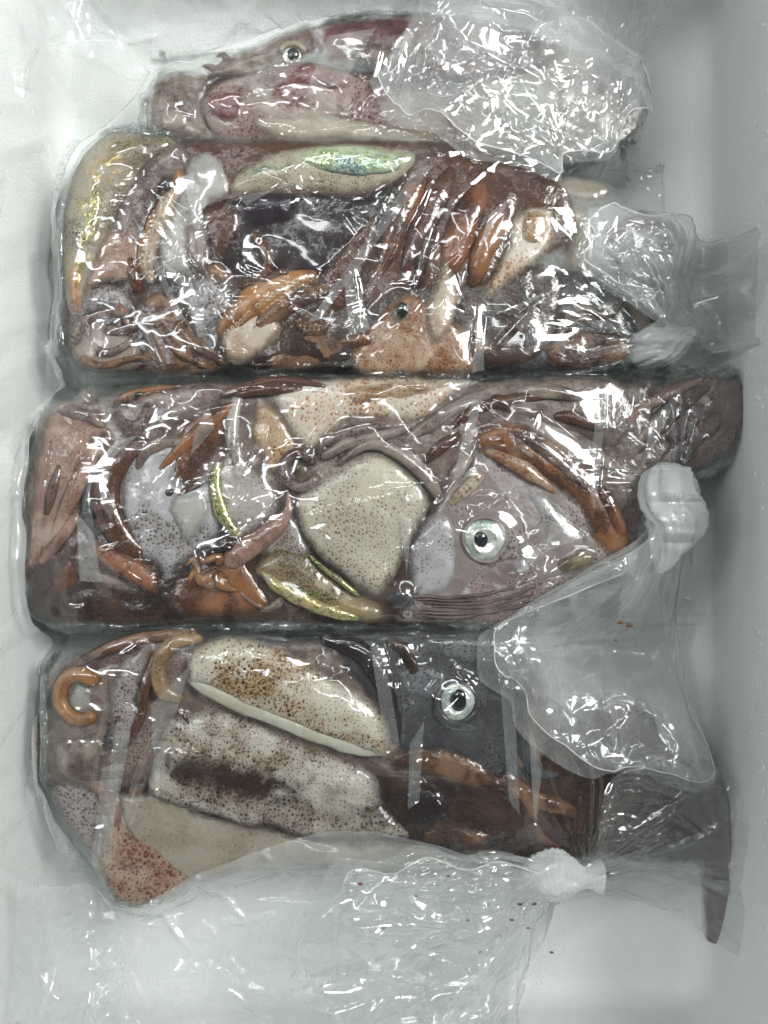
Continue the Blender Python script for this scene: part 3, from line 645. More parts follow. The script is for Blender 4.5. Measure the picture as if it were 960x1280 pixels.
def q(b):
    b.flap('cream', [(366,630),(380,614),(426,582),(463,566),(482,571),(518,595),(534,615),(536,633),(524,660),(508,694),(494,720),(478,740),(457,738),(420,712),(390,685),(376,658)], 64, 9, 40, dome=4.5)
    b.tube('greymauve', [(420,582,59,4,3),(462,556,62,8,4),(506,572,62.2,9,4),(540,604,61,9,4),(554,632,58,4,3)], seg=14, lump=0.05)
    b.tube('band', [(376+21*math.cos(a_), 588+21*math.sin(a_), 61.5, 7.5, 4) for a_ in np.linspace(0.2, 5.9, 12)], seg=14, lump=0.08)
    b.flap('yolkbrown', [(362,588),(372,574),(388,578),(390,596),(374,602)], 59.5, 5, 8)
    b.tube('band', [(394,566,59,6,3),(420,548,61.5,9,4),(462,536,61.5,8,4),(510,528,59,4,3)], seg=14, lump=0.12)
    b.tube('greymauve', [(400,574,59,5,3),(432,556,62,8,4),(480,544,61.5,7,4),(534,520,58.5,3,2)], seg=14, lump=0.12)
squid(3, 'big cream squid fin with fine brown dots, centre of the third bag', q)
def q(b):
    b.flap('gold', [(314,712),(330,694),(350,680),(384,688),(414,714),(448,738),(480,754),(476,774),(430,779),(396,768),(356,753),(336,734)], 62, 12, 32, dome=8, axis=(322,712,478,768,34))
    b.tube('goldfoil', [(326,712,58.6,3,2),(352,736,61.6,9,3),(396,760,61.6,9,3),(450,774,58.6,4,2)], seg=14, lump=0.12)
    b.tube('goldfoil', [(384,694,59.6,2,1.5),(416,720,61.8,4,2),(450,744,60.6,3,2)], seg=10, lump=0.1)
    b.flap('greygold', [(322,692),(336,658),(350,640),(368,642),(388,692),(356,700)], 59, 7, 14)
    b.tube('pink_arm', [(360,613,62,2,2),(358,644,64,7,4),(336,668,63.5,13,5),(300,692,61,15,5),(278,704,58,7,4)], seg=16, lump=0.05)
    b.flap('orangebrown', [(222,716),(258,702),(300,690),(322,718),(342,756),(300,768),(232,768),(212,748)], 57.5, 10, 18)
    b.tube('dark', [(244,700,58,4,3),(258,686,60.5,6,3),(284,682,61,6,3),(300,690,59,3,2)], seg=12)
    b.arms('orange_arm', (270,712,60), [(238,730,58),(250,690,60),(300,740,58),(232,708,58)], w=8, bend=0.5)
squid(3, 'golden iridescent squid mantle with a pointed pink arm, front of the third bag', q)
def q(b):
    b.flap('greybrown', [(476,546),(540,512),(600,482),(690,474),(764,478),(794,520),(764,566),(700,545),(640,526),(604,546),(594,600),(562,642),(532,592),(500,562)], 57.5, 12, 24)
    for x0, y0, x1, y1, m in ((500,552,600,500,'greymauve'),(530,580,580,540,'maroon'),(640,490,740,500,'greymauve'),(690,520,760,540,'maroon'),(560,610,590,570,'greymauve'),(610,500,640,515,'maroon')):
        b.tube(m, [(x0,y0,57.5,3,2),((2*x0+x1)/3,(2*y0+y1)/3-5,60,9,3),((x0+2*x1)/3,(y0+2*y1)/3-4,60,8,3),(x1,y1,57.5,3,2)], seg=14, lump=0.1)
    b.flap('orangebrown', [(594,540),(632,527),(672,539),(720,575),(748,602),(772,640),(783,682),(758,696),(734,671),(718,640),(690,612),(631,586),(622,568),(596,566)], 61, 11, 20)
    b.tube('band', [(626,540,60,4,3),(664,552,62,9,4),(706,584,62,9,4),(736,618,60,4,3)], seg=14, lump=0.08)
    b.tube('rustpale', [(604,564,58,3,2),(630,576,61.5,9,3),(664,594,61.5,9,3),(700,618,59,3,2)], seg=12)
    b.tube('white_arm', [(560,632,57,4,3),(582,614,60.5,9,4),(604,592,60.5,7,3)], suck=0.05, seg=12)
    b.tube('maroon', [(560,540,57,5,3),(596,512,59.5,8,4),(640,498,59.5,7,4),(700,494,57,4,3)], seg=12, lump=0.15)
    b.tube('rust', [(742,604,60,6,4),(766,644,61.2,11,5),(782,690,57,6,4)], seg=14, lump=0.06)
squid(3, 'rust brown curved squid mantle with a white stripe, right of the third bag', q)
def q(b):
    b.flap('mauve', [(530,650),(556,612),(592,576),(640,556),(700,588),(752,640),(772,690),(750,720),(710,744),(670,762),(610,778),(540,776),(496,774),(512,742),(528,700)], 58.5, 12, 26)
    b.flap('veinmauve', [(560,742),(600,704),(652,692),(704,716),(700,756),(640,782),(580,780),(520,776),(520,756)], 59.6, 8, 22)
    b.flap('bluegrey', [(596,706),(640,700),(668,650),(648,612),(690,622),(720,668),(690,712),(640,728)], 59.8, 7, 20)
    b.flap('bluegrey', [(508,694),(528,652),(556,640),(572,664),(572,710),(556,738),(520,746)], 60, 8, 16)
    b.flap('mauve', [(640,684),(682,642),(736,672),(702,722),(662,732)], 60, 7, 16)
    b.flap('yolkbrown', [(688,702),(714,688),(744,690),(738,706),(711,720),(692,714)], 61.2, 6, 9)
    for k in range(7):
        y0 = 740+k*4.6; b.tube('veinpink', [(510+9*(k % 4),y0+4,59.5,1.2,1.5),(570+8*(k % 5),y0+6-k*0.6,61,2.2,1.8),(630+7*(k % 3),y0-4-k*1.1+6*(k % 2),60.5,2.0,1.6),(690-6*(k % 4),y0-24+k*0.6,58,1,1)], seg=8, lump=0.1)
    b.flap('slate', [(480,746),(498,728),(520,736),(522,758),(498,766)], 60, 6, 10)
    b.ringlid('mauve', 606, 674, 27, 60.4, 3)
squid(3, 'mauve squid head with a large silver eye in the third bag', q, [(606,674,60.6,26,0.36,0.10,-0.10,1.0,0.3,'eye'),(503,745,61,9,0.85,0.1,0,0.9,0,'pupil')])
def q(b):
    b.flap('mauvedark', [(758,566),(780,502),(832,476),(902,468),(930,500),(922,542),(882,584),(842,606),(802,644),(786,690),(764,630)], 55, 16, 30)
    b.tube('greymauve', [(896,478,52,6,4),(846,508,57,13,5),(800,552,57,12,5),(772,600,54,6,4)], seg=14, lump=0.12)
    b.tube('mauvedark', [(924,500,50,6,4),(876,540,56,14,5),(824,588,56,13,5),(790,640,52,6,4)], seg=14, lump=0.12)
    b.tube('pink_arm', [(880,474,53,4,3),(836,492,57.5,8,4),(800,512,57.5,7,4),(776,540,55,3,3)], seg=12, lump=0.12)
squid(3, 'dusky purple squid arms filling the right end of the third bag', q)
def q(b):
    b.flap('darkbrown', [(50,700),(120,620),(300,640),(500,640),(700,640),(770,660),(740,740),(600,772),(300,774),(80,770)], 56, 34, 20)
    b.flap('greybrown', [(70,520),(200,490),(400,484),(600,484),(760,486),(800,486),(800,560),(770,640),(600,640),(400,650),(200,660),(60,660)], 56, 34, 20)
    fill(b, (80,500,760,760), 30, ['band','maroon','rust','brown_arm','greymauve'], 48, 57, 5, 12)
squid(3, 'dark brown squid at the bottom of the third bag', q)

# ---- front bag
def q(b):
    b.tube('orange_arm', [(101+27*math.cos(a_), 870+28*math.sin(a_), 59-1.0*i_/12, 12-0.2*i_, 5) for i_, a_ in enumerate(np.linspace(-0.5, -5.6, 14))], seg=18, lump=0.08)
    b.flap('milk', [(84,870),(96,852),(116,858),(120,880),(104,892),(88,886)], 56.5, 5, 10)
    b.flap('mauve', [(142,856),(158,822),(184,799),(198,808),(186,840),(178,868),(180,892),(162,936),(147,946),(138,904)], 60.5, 9, 16)
    b.tube('maroon', [(196,812,59,4,3),(184,852,62,7,4),(174,900,61,6,4),(156,938,58,3,2)], seg=12, lump=0.08)
    b.tube('goldarm', [(256,798,57,6,4),(220,804,60.5,10,5),(200,830,61.5,12,5),(206,862,61,11,5),(232,874,58,6,4)], seg=16, lump=0.05)
    b.tube('brown_arm', [(96,832,54,4,3),(130,812,58,8,4),(180,798,58.5,9,4),(250,792,56,6,4)], seg=14, lump=0.15)
    b.flap('greymauve', [(68,930),(90,918),(126,916),(138,944),(124,972),(78,968)], 57.5, 8, 12)
    b.flap('redcap', [(76,924),(92,918),(94,938),(80,942)], 58.6, 4, 6)
    b.flap('flesh', [(98,924),(124,918),(128,944),(108,962),(98,944)], 58.8, 4, 8)
    b.tube('slate', [(134,912,57,3,2),(139,924,59.5,6,3),(140,938,58,3,2)], seg=10)
    b.tube('maroon', [(130,905,58,3,2),(146,898,60.8,6,3),(164,896,60,3,2)], seg=10)
    b.flap('mauvedark', [(66,850),(84,820),(120,806),(170,800),(160,830),(130,860),(130,910),(74,910)], 53.5, 10, 18)
squid(4, 'squid with an orange arm coiled into a ring, rear left of the front bag', q)
def q(b):
    b.flap('upper', [(236,826),(250,804),(283,793),(327,797),(367,813),(413,842),(453,864),(478,890),(488,914),(484,942),(466,942),(423,926),(383,912),(340,894),(317,888),(277,868),(250,858),(237,850)], 66, 14, 46, dome=9)
    b.tube('rimwhite', [(236,846,58,4,3),(256,860,60.5,9,3),(290,876,61,10,3),(340,896,61,10,3),(400,919,60.5,10,3),(450,935,60,10,3),(486,942,57,4,3)], seg=12, lump=0.05)
squid(4, 'white squid mantle with brown dots and plain white rim, upper in the front bag', q)
def q(b):
    b.flap('stripe', [(192,926),(216,890),(243,884),(283,882),(333,900),(380,922),(440,944),(472,967),(476,994),(492,1014),(512,1034),(500,1046),(466,1040),(383,1042),(340,1028),(317,1028),(250,1010),(210,1000),(190,980)], 61, 15, 60, dome=8, axis=(190,944,500,1008,58))
    b.flap('brown_arm', [(486,938),(520,926),(570,934),(612,956),(622,988),(570,978),(520,962),(490,958)], 58.5, 9, 16)
    b.flap('dark', [(500,988),(520,975),(556,984),(562,1016),(536,1030),(504,1022)], 59, 8, 16)
    b.flap('darkbrown', [(480,958),(560,960),(640,980),(660,1030),(600,1054),(520,1050),(486,1010)], 56, 10, 22)
    b.flap('brown_arm', [(520,1036),(570,1026),(616,1038),(600,1056),(540,1056)], 57, 6, 10)
    b.tube('rust', [(222,886,60.4,1.5,1),(229,894,61.6,3,1.5),(236,906,61,1.5,1)], seg=8)
squid(4, 'speckled squid mantle with a dark stripe down its middle, front bag', q)
def q(b):
    b.flap('flesh', [(148,988),(192,984),(260,1012),(330,1028),(400,1044),(480,1045),(560,1060),(540,1092),(440,1082),(330,1082),(250,1096),(200,1084),(165,1040)], 54.5, 12, 28)
    b.flap('flesh', [(110,1000),(150,985),(200,1000),(240,1040),(250,1090),(200,1124),(150,1116),(124,1062)], 52.5, 12, 20)
    b.flap('pinktip', [(128,1034),(150,1018),(180,1036),(216,1054),(239,1074),(243,1092),(226,1113),(186,1128),(150,1119),(132,1092),(124,1062)], 55.2, 12, 26)
    b.flap('flesh', [(132,1096),(160,1104),(200,1112),(222,1114),(186,1130),(150,1122)], 53.5, 5, 10)
    b.flap('mauve', [(68,978),(94,966),(126,984),(140,1018),(150,1056),(138,1094),(112,1056),(80,1014)], 53, 10, 16)
    b.flap('pink', [(104,972),(130,968),(150,990),(158,1030),(146,1056),(128,1014)], 54.5, 6, 10)
squid(4, 'pale pinkish squid with a red speckled tip in the front corner of the front bag', q)
def q(b):
    b.flap('slate', [(436,796),(480,788),(560,786),(642,790),(664,840),(654,900),(642,952),(600,962),(560,937),(500,932),(482,890),(455,860),(428,826)], 58.5, 14, 28)
    b.flap('greyblue', [(494,838),(520,826),(556,836),(564,862),(540,876),(505,868)], 60, 6, 14)
    b.flap('greyblue', [(540,796),(590,790),(640,798),(636,824),(590,832),(552,822)], 60, 6, 12)
    b.tube('dark', [(400,796,56,8,5),(446,812,60,14,5),(476,846,61,12,5),(490,892,60,10,5),(494,930,57,5,4)], seg=16, lump=0.12)
    b.tube('darkbrown', [(480,800,58,5,3),(506,812,61,9,4),(520,846,60.5,6,3)], seg=12, lump=0.15)
    b.arms('slate', (610,920,57), [(700,970,46),(720,910,46),(690,1006,42),(740,946,42),(660,1030,44)], w=15, bend=0.12)
    b.ringlid('slate', 571, 878, 25, 61.6, 4)
squid(4, 'slate grey squid head with a silver eye at the rear of the front bag', q, [(571,878,60.2,22,0.50,0.10,-0.15,1.15,0.0,'eye')])
def q(b):
    b.flap('darkbrown', [(610,890),(680,880),(780,900),(860,950),(896,1010),(880,1050),(800,1030),(700,1040),(640,1040)], 47, 16, 36)
    b.flap('mauvedark', [(700,868),(790,870),(860,930),(840,960),(760,930)], 47, 10, 24)
    b.arms('brown_arm', (620,970,55), [(650,1056,44),(700,1060,42),(560,1056,50),(740,1044,40)], w=15, bend=0.1)
squid(4, 'dark brown squid arms under the pleated film right of the front bag', q)
def q(b):
    b.tube('mauvedark', [(862,946,30,16,9),(890,1020,37,30,12),(902,1080,34,30,12),(900,1130,26,24,10),(892,1176,15,12,6)], seg=22, lump=0.1)
squid(4, 'dull purple squid tip at the far right end of the front bag', q)
def q(b):
    b.flap('greybrown', [(72,830),(250,800),(430,792),(640,800),(680,880),(660,940),(560,960),(300,960),(76,960)], 54.5, 32, 20)
    b.flap('darkbrown', [(80,920),(280,900),(560,930),(660,940),(680,1000),(640,1050),(500,1050),(300,1030),(110,1000)], 50, 30, 20)
    b.flap('darkbrown', [(620,920),(760,930),(870,1000),(880,1060),(740,1060),(620,1056)], 42, 24, 30)
    fill(b, (90,815,640,1030), 26, ['mauvedark','band','maroon','slate','brown_arm'], 46, 54, 5, 12)
squid(4, 'dark squid at the bottom of the front bag', q)

# ------------------------------------------------------------------ height maps (2 mm cells) the film is laid on
GX0, GY0, GD = -0.25, -0.36, 0.002; GNX, GNY = 250, 360
gx = GX0 + GD * np.arange(GNX); gy = GY0 + GD * np.arange(GNY)
def blur(A, n=1):
    for _ in range(n):
        B = np.pad(A, 1, mode='edge')
        A = (B[1:-1, 1:-1]*4 + (B[:-2, 1:-1]+B[2:, 1:-1]+B[1:-1, :-2]+B[1:-1, 2:])*2 + B[:-2, :-2]+B[2:, 2:]+B[:-2, 2:]+B[2:, :-2]) / 16
    return A
def raster(meshes):
    Vs, Fs, o = [], [], 0
    for V, F in meshes:
        Vs += [tuple(v) for v in V]; Fs += [tuple(i+o for i in f) for f in F]; o += len(V)
    bv = BVHTree.FromPolygons(Vs, Fs)
    A = np.array(Vs); H = np.zeros((GNX, GNY))
    i0, i1 = int((A[:, 0].min()-GX0)/GD), int((A[:, 0].max()-GX0)/GD)+2
    j0, j1 = int((A[:, 1].min()-GY0)/GD), int((A[:, 1].max()-GY0)/GD)+2
    D = Vector((0, 0, -1))
    for i in range(max(i0, 0), min(i1, GNX)):
        for j in range(max(j0, 0), min(j1, GNY)):
            h = bv.ray_cast(Vector((gx[i], gy[j], 0.3)), D)
            if h[0] is not None: H[i, j] = max(0, h[0].z)
    return H
def sample(H, X):
    u = np.clip((X[..., 0]-GX0)/GD, 0, GNX-1.001); v = np.clip((X[..., 1]-GY0)/GD, 0, GNY-1.001)
    i = u.astype(int); j = v.astype(int); f = u-i; g = v-j
    return (H[i, j]*(1-f)+H[i+1, j]*f)*(1-g) + (H[i, j+1]*(1-f)+H[i+1, j+1]*f)*g

# ------------------------------------------------------------------ thin film laid by a small position based cloth solver
def cloth(X, du, dv, H, pin=None, ptarget=None, steps=90, inner=6, g=0.0004, bend=0.04, gap=0.0008, wrap=False, press=None):
    """X (n,m,3) start; du/dv rest lengths (scalars or arrays); pin mask with its moving target"""
    X = X.astype(np.float64).copy(); X0 = X.copy(); Pv = X.copy(); n, m = X.shape[:2]
    DU = np.broadcast_to(np.asarray(du, float), (n-1, m)); DV = np.broadcast_to(np.asarray(dv, float), (n, m-1))
    DG = np.sqrt(DU[:, :-1]**2 + DV[:-1, :]**2)
    def pr(A, B, L, k):
        d = B - A; l = np.sqrt((d*d).sum(-1)) + 1e-9
        d *= ((l - L) / l * (0.5*k))[..., None]; A += d; B -= d
    for s in range(steps):
        f = min(1.0, (s+1)/(steps*0.6))
        N = X + (X - Pv) * 0.90; N[..., 2] -= g; Pv = X; X = N
        for _ in range(inner):
            a = min(n//2, (n)//2)
            pr(X[0:2*(n//2):2], X[1:2*(n//2):2], DU[0::2][:n//2], 1)
            k = (n-1)//2; pr(X[1:1+2*k:2], X[2:2+2*k:2], DU[1::2][:k], 1)
            pr(X[:, 0:2*(m//2):2], X[:, 1:2*(m//2):2], DV[:, 0::2][:, :m//2], 1)
            k = (m-1)//2; pr(X[:, 1:1+2*k:2], X[:, 2:2+2*k:2], DV[:, 1::2][:, :k], 1)
            for st in (0, 1):
                k = (n-st)//2
                pr(X[st:st+2*k:2, :-1], X[st+1:st+2*k:2, 1:], DG[st::2][:k], 0.6)
                pr(X[st:st+2*k:2, 1:], X[st+1:st+2*k:2, :-1], DG[st::2][:k], 0.6)
            if bend:
                L = np.zeros_like(X); L[1:-1] += X[2:]+X[:-2]-2*X[1:-1]; L[:, 1:-1] += X[:, 2:]+X[:, :-2]-2*X[:, 1:-1]
                X += L*(bend*0.5)
            if pin is not None: X[pin] = X0[pin]*(1-f) + ptarget[pin]*f
            h = sample(H, X) + gap
            if press is not None: h = h + press
            c = X[..., 2] < h
            if pin is not None: c &= ~pin
            X[..., 2] = np.where(c, h, X[..., 2])
        Pv[c, :2] = X[c, :2]*0.7 + Pv[c, :2]*0.3
        Pv[c, 2] = X[c, 2]
    return X
def grid_mesh(name, X):
    n, m = X.shape[:2]; V = X.reshape(-1, 3)
    I = np.arange(n*m).reshape(n, m)
    F = np.stack([I[:-1, :-1], I[1:, :-1], I[1:, 1:], I[:-1, 1:]], -1).reshape(-1, 4)
    return V, F
def noise2(n, m, amp, rough=3):
    A = rng.standard_normal((n, m)); B = blur(A, rough); return B / (B.std()+1e-9) * amp

HALL = np.zeros((GNX, GNY))                               # everything laid so far
XX, YY = np.meshgrid(gx, gy, indexing='ij')
HBOX = np.maximum(np.maximum(XL - XX, XX - XR), np.maximum(YB - YY, YY - YT)); HBOX = np.clip(HBOX, 0, 0.02) * 10
HALL = np.maximum(HALL, HBOX)
def splat(X):
    """add a laid film to the height map"""
    i = np.clip(((X[..., 0]-GX0)/GD).round().astype(int), 0, GNX-1).ravel(); j = np.clip(((X[..., 1]-GY0)/GD).round().astype(int), 0, GNY-1).ravel()
    T = np.zeros_like(HALL); np.maximum.at(T, (i, j), X[..., 2].ravel())
    Bm = T.copy()
    for dx in (-1, 0, 1):
        for dy in (-1, 0, 1): Bm = np.maximum(Bm, np.roll(np.roll(T, dx, 0), dy, 1))
    np.maximum(HALL, blur(Bm, 1), out=HALL)

def refine(X):
    """double the grid with a smooth (Catmull-Rom) midpoint"""
    def up(A):
        E = np.concatenate([2*A[:1]-A[1:2], A, 2*A[-1:]-A[-2:-1]], 0)
        mid = (-E[:-3]+9*E[1:-2]+9*E[2:-1]-E[3:])/16
        out = np.empty((2*A.shape[0]-1,)+A.shape[1:]); out[0::2] = A; out[1::2] = mid; return out
    return up(up(X).swapaxes(0, 1)).swapaxes(0, 1)
def facets(U, Vv, cell, amp, seed):
    """crumple: random heights over an irregular triangulation, so flat facets meet in sharp creases"""
    from mathutils.geometry import delaunay_2d_cdt
    r = np.random.default_rng(seed); u0, u1, v0, v1 = U.min()-cell, U.max()+cell, Vv.min()-cell, Vv.max()+cell
    n = int((u1-u0)*(v1-v0)/cell**2)+8
    pts = np.stack([r.uniform(u0, u1, n), r.uniform(v0, v1, n)], -1)
    pts = np.vstack([pts, [(u0-1, v0-1), (u1+1, v0-1), (u1+1, v1+1), (u0-1, v1+1)]])
    h = r.uniform(-1, 1, len(pts))*amp
    res = delaunay_2d_cdt([Vector(p) for p in pts], [], [], 0, 1e-9); tv = np.array([tuple(v) for v in res[0]]); org = [o[0] for o in res[3]]
    Hh = np.zeros(U.shape); fu, fv = U.ravel(), Vv.ravel(); o = np.argsort(fu); su = fu[o]; out = np.zeros(fu.shape)
    for f in res[2]:
        a, b_, c = tv[f[0]], tv[f[1]], tv[f[2]]; ha, hb, hc = h[org[f[0]]], h[org[f[1]]], h[org[f[2]]]
        lo, hi = np.searchsorted(su, [min(a[0], b_[0], c[0]), max(a[0], b_[0], c[0])]); k = o[lo:hi]
        if len(k) == 0: continue
        den = (b_[1]-c[1])*(a[0]-c[0])+(c[0]-b_[0])*(a[1]-c[1])
        if abs(den) < 1e-14: continue
        w0 = ((b_[1]-c[1])*(fu[k]-c[0])+(c[0]-b_[0])*(fv[k]-c[1]))/den; w1 = ((c[1]-a[1])*(fu[k]-c[0])+(a[0]-c[0])*(fv[k]-c[1]))/den; w2 = 1-w0-w1
        m = (w0 >= -1e-6) & (w1 >= -1e-6) & (w2 >= -1e-6)
        out[k[m]] = w0[m]*ha+w1[m]*hb+w2[m]*hc
    return out.reshape(U.shape)
def normals(X):
    a = np.gradient(X, axis=0); b = np.gradient(X, axis=1); n = np.cross(a, b); n /= np.linalg.norm(n, axis=-1)[..., None]+1e-12
    return np.where(n[..., 2:3] < 0, -n, n)
def fold_lines(X, lines):
    """straight or bowed creases standing up in the film: (x0,y0,x1,y1 px, height mm, half width mm, bow)"""
    D = np.zeros(X.shape[:2])
    for x0, y0, x1, y1, hgt, wd, bow in lines:
        a = PX(x0, y0, 0.06)[:2]; b = PX(x1, y1, 0.06)[:2]; d = b-a; L = np.hypot(*d); d = d/L; n = np.array([-d[1], d[0]])
        rx = X[..., 0]-a[0]; ry = X[..., 1]-a[1]; t = (rx*d[0]+ry*d[1])/L; w = rx*n[0]+ry*n[1] - bow*MM*4*t*(1-t)
        env = np.clip(1-(2*t-1)**2, 0, 1)**0.7
        D = np.maximum(D, np.where((t > 0) & (t < 1), env*np.clip(1-np.abs(w)/(wd*MM*(0.45+0.55*env)), 0, 1)*hgt*MM, 0))
    return D
def random_folds(rect, pinch, n, seed):
    r = random.Random(seed); out = []
    for _ in range(n):
        x, y = r.uniform(rect[0]+10, rect[2]-10), r.uniform(rect[1]+6, rect[3]-6)
        if r.random() < 0.5: a = math.atan2(pinch[1]-y, pinch[0]-x) + r.gauss(0, 0.15)
        else: a = r.choice((-0.95, 0.9, 1.4, -0.5)) + r.gauss(0, 0.25)
        L = r.choice((r.uniform(30, 90), r.uniform(80, 240))); x1, y1 = x+math.cos(a)*L, y+math.sin(a)*L
        out.append((x, y, min(max(x1, rect[0]), rect[2]), min(max(y1, rect[1]), rect[3]), r.uniform(0.4, 1.4), r.uniform(1.6, 3.0), r.gauss(0, 3.0)))
    for i in range(26):                                     # pleats running into the gathered neck
        a = i/26*2*math.pi + r.gauss(0, 0.08); r0, r1 = r.uniform(14, 22), r.uniform(60, 170)
        out.append((pinch[0]+math.cos(a)*r0, pinch[1]+math.sin(a)*r0, pinch[0]+math.cos(a)*r1, pinch[1]+math.sin(a)*r1, r.uniform(0.8, 2.2), r.uniform(1.4, 2.6), r.gauss(0, 1.5)))
    return out
def bag_film(rect, H, ztop, pinches, excess=0.05, st=0.0024, side=None):
    x0, y0 = PX(rect[0], rect[3], ztop*0.8)[:2]; x1, y1 = PX(rect[2], rect[1], ztop*0.8)[:2]
    m_ = ztop * 0.95
    na = int((x1-x0+2*m_)/st); nb = int((y1-y0+2*m_)/st)
    a = np.linspace(-m_, x1-x0+m_, na); b = np.linspace(-m_, y1-y0+m_, nb)
    A, B = np.meshgrid(a, b, indexing='ij')
    LX, LY = x1-x0, y1-y0
    da = np.maximum(np.maximum(-A, A-LX), 0); db = np.maximum(np.maximum(-B, B-LY), 0)
    fx = np.clip(A, 0, LX) + np.where(A < 0, -da*0.04, np.where(A > LX, da*0.04, 0))
    fy = np.clip(B, 0, LY) + np.where(B < 0, -db*0.02, np.where(B > LY, db*0.02, 0))
    X = np.stack([x0+fx, y0+fy, ztop+0.003-np.maximum(da, db)], -1)
    X[..., 2] = np.maximum(X[..., 2], 0.001)
    X[..., 2] += np.abs(noise2(na, nb, 0.0012, 3)); X[..., 0] += noise2(na, nb, 0.0004); X[..., 1] += noise2(na, nb, 0.0004)
    pin = np.zeros((na, nb), bool); pin[[0, -1], :] = True; pin[:, [0, -1]] = True
    tgt = X.copy()
    ex = np.full((na, nb), excess)
    for px, py, z, R, r, lift in pinches:
        c = PX(px, py, z*MM); d = np.hypot(X[..., 0]-c[0], X[..., 1]-c[1]); k = d < R*MM
        th = np.arctan2(X[..., 1]-c[1], X[..., 0]-c[0])
        q = d/(R*MM)
        tgt[k, 0] = c[0]+np.cos(th[k])*q[k]*r*MM; tgt[k, 1] = c[1]+np.sin(th[k])*q[k]*r*MM
        tgt[k, 2] = c[2]+(1-q[k])*lift*MM
        pin |= k
        ex += 0.10*np.exp(-(d/0.05)**2)
    du = (a[1]-a[0])*(1+ex[:-1]); dv = (b[1]-b[0])*(1+ex[:, :-1])
    return cloth(X, du, dv, H, pin, tgt, steps=60, inner=5, g=0.0006, bend=0.03)

def tail(knot, hem, scale=1.0, nS=120, nT=170, z_add=0.004, kr=8, seed=0, crump=1.0):
    """loose end of a bag: gathered at the knot, spreading flat and crumpled to its hem (photo px, mm above what lies there)"""
    r = np.random.default_rng(seed); hp = crom([PX(px, py, 0.045)+np.array([0, 0, z*MM]) for px, py, z in hem], 0.001)
    L = np.r_[0, np.cumsum(np.linalg.norm(np.diff(hp[:, :2], axis=0), axis=1))]; Wd = L[-1]
    t = np.linspace(0, Wd, nT); hem3 = np.stack([np.interp(t, L, hp[:, i]) for i in range(3)], -1)
    kz = PX(knot[0], knot[1], knot[2]*MM); hem3 = kz+(hem3-kz)*scale
    dirv = hem3[nT//2]-kz; dirv[2] = 0; dirv /= np.linalg.norm(dirv); nrm = np.array([-dirv[1], dirv[0], 0])
    side = np.sign(np.dot(hem3[-1]-hem3[0], nrm)); tn = np.linspace(0, 1, nT)
    knotp = kz + np.outer((2*tn-1)*side, nrm)*(kr*MM)
    s = np.linspace(0, 1, nS)[:, None, None]
    X = knotp[None]*(1-s) + hem3[None]*s
    Hb = blur(np.where(HALL > 0.075, 0.075, HALL), 14)
    zz = np.maximum(sample(Hb, X)+z_add, knot[2]*MM*(1-s[..., 0])**2.5)
    X[..., 2] = blur(zz, 8)
    Lm = np.linalg.norm(hem3-knotp, axis=1).mean()
    uu = np.broadcast_to(np.linspace(0, Lm, nS)[:, None], (nS, nT)); vv = np.linalg.norm(X-X[:, nT//2:nT//2+1], axis=-1)*np.sign(tn-0.5)[None]
    ss = s[..., 0]*np.ones((1, nT)); fade = np.minimum(1, ss/0.25)
    D = (facets(uu, vv, 0.036, 0.0085*crump, seed+1)+facets(uu, vv, 0.017, 0.0034*crump, seed+2)+facets(uu, vv, 0.007, 0.0008*crump, seed+3))*fade
    for _ in range(9):                                      # straight pleats running out of the gathered neck
        t0 = r.uniform(0.02, 0.98); wd = r.uniform(0.008, 0.022); ln = r.uniform(0.35, 1.0); drift = r.normal(0, 0.05)
        D += np.clip(1-np.abs(tn[None]-t0-drift*ss)/wd, 0, 1)*np.clip(1-ss/ln, 0, 1)**0.6*np.minimum(1, ss*6)*r.uniform(0.0012, 0.0034)
    x0, y0 = np.array([[p[0], p[1]] for p in hem]).min(0); x1, y1 = np.array([[p[0], p[1]] for p in hem]).max(0)
    rr = random.Random(seed); ln = []
    for _ in range(36):
        xa, ya = rr.uniform(x0, x1), rr.uniform(y0, y1); a = rr.uniform(0, 6.28); l_ = rr.uniform(50, 190)
        ln.append((xa, ya, xa+math.cos(a)*l_, ya+math.sin(a)*l_, rr.uniform(1.2, 3.2), rr.uniform(2.0, 5.0), rr.gauss(0, 2)))
    D = D + fold_lines(X, ln)*fade*crump
    X[..., 2] += D + 0.003
    X[..., 2] = np.maximum(X[..., 2], sample(HALL, X)+0.0006)
    off = facets(uu, vv, 0.030, 0.004, seed+5)*ss**2
    return X + np.stack([dirv[0]*off, dirv[1]*off, 0*off], -1)

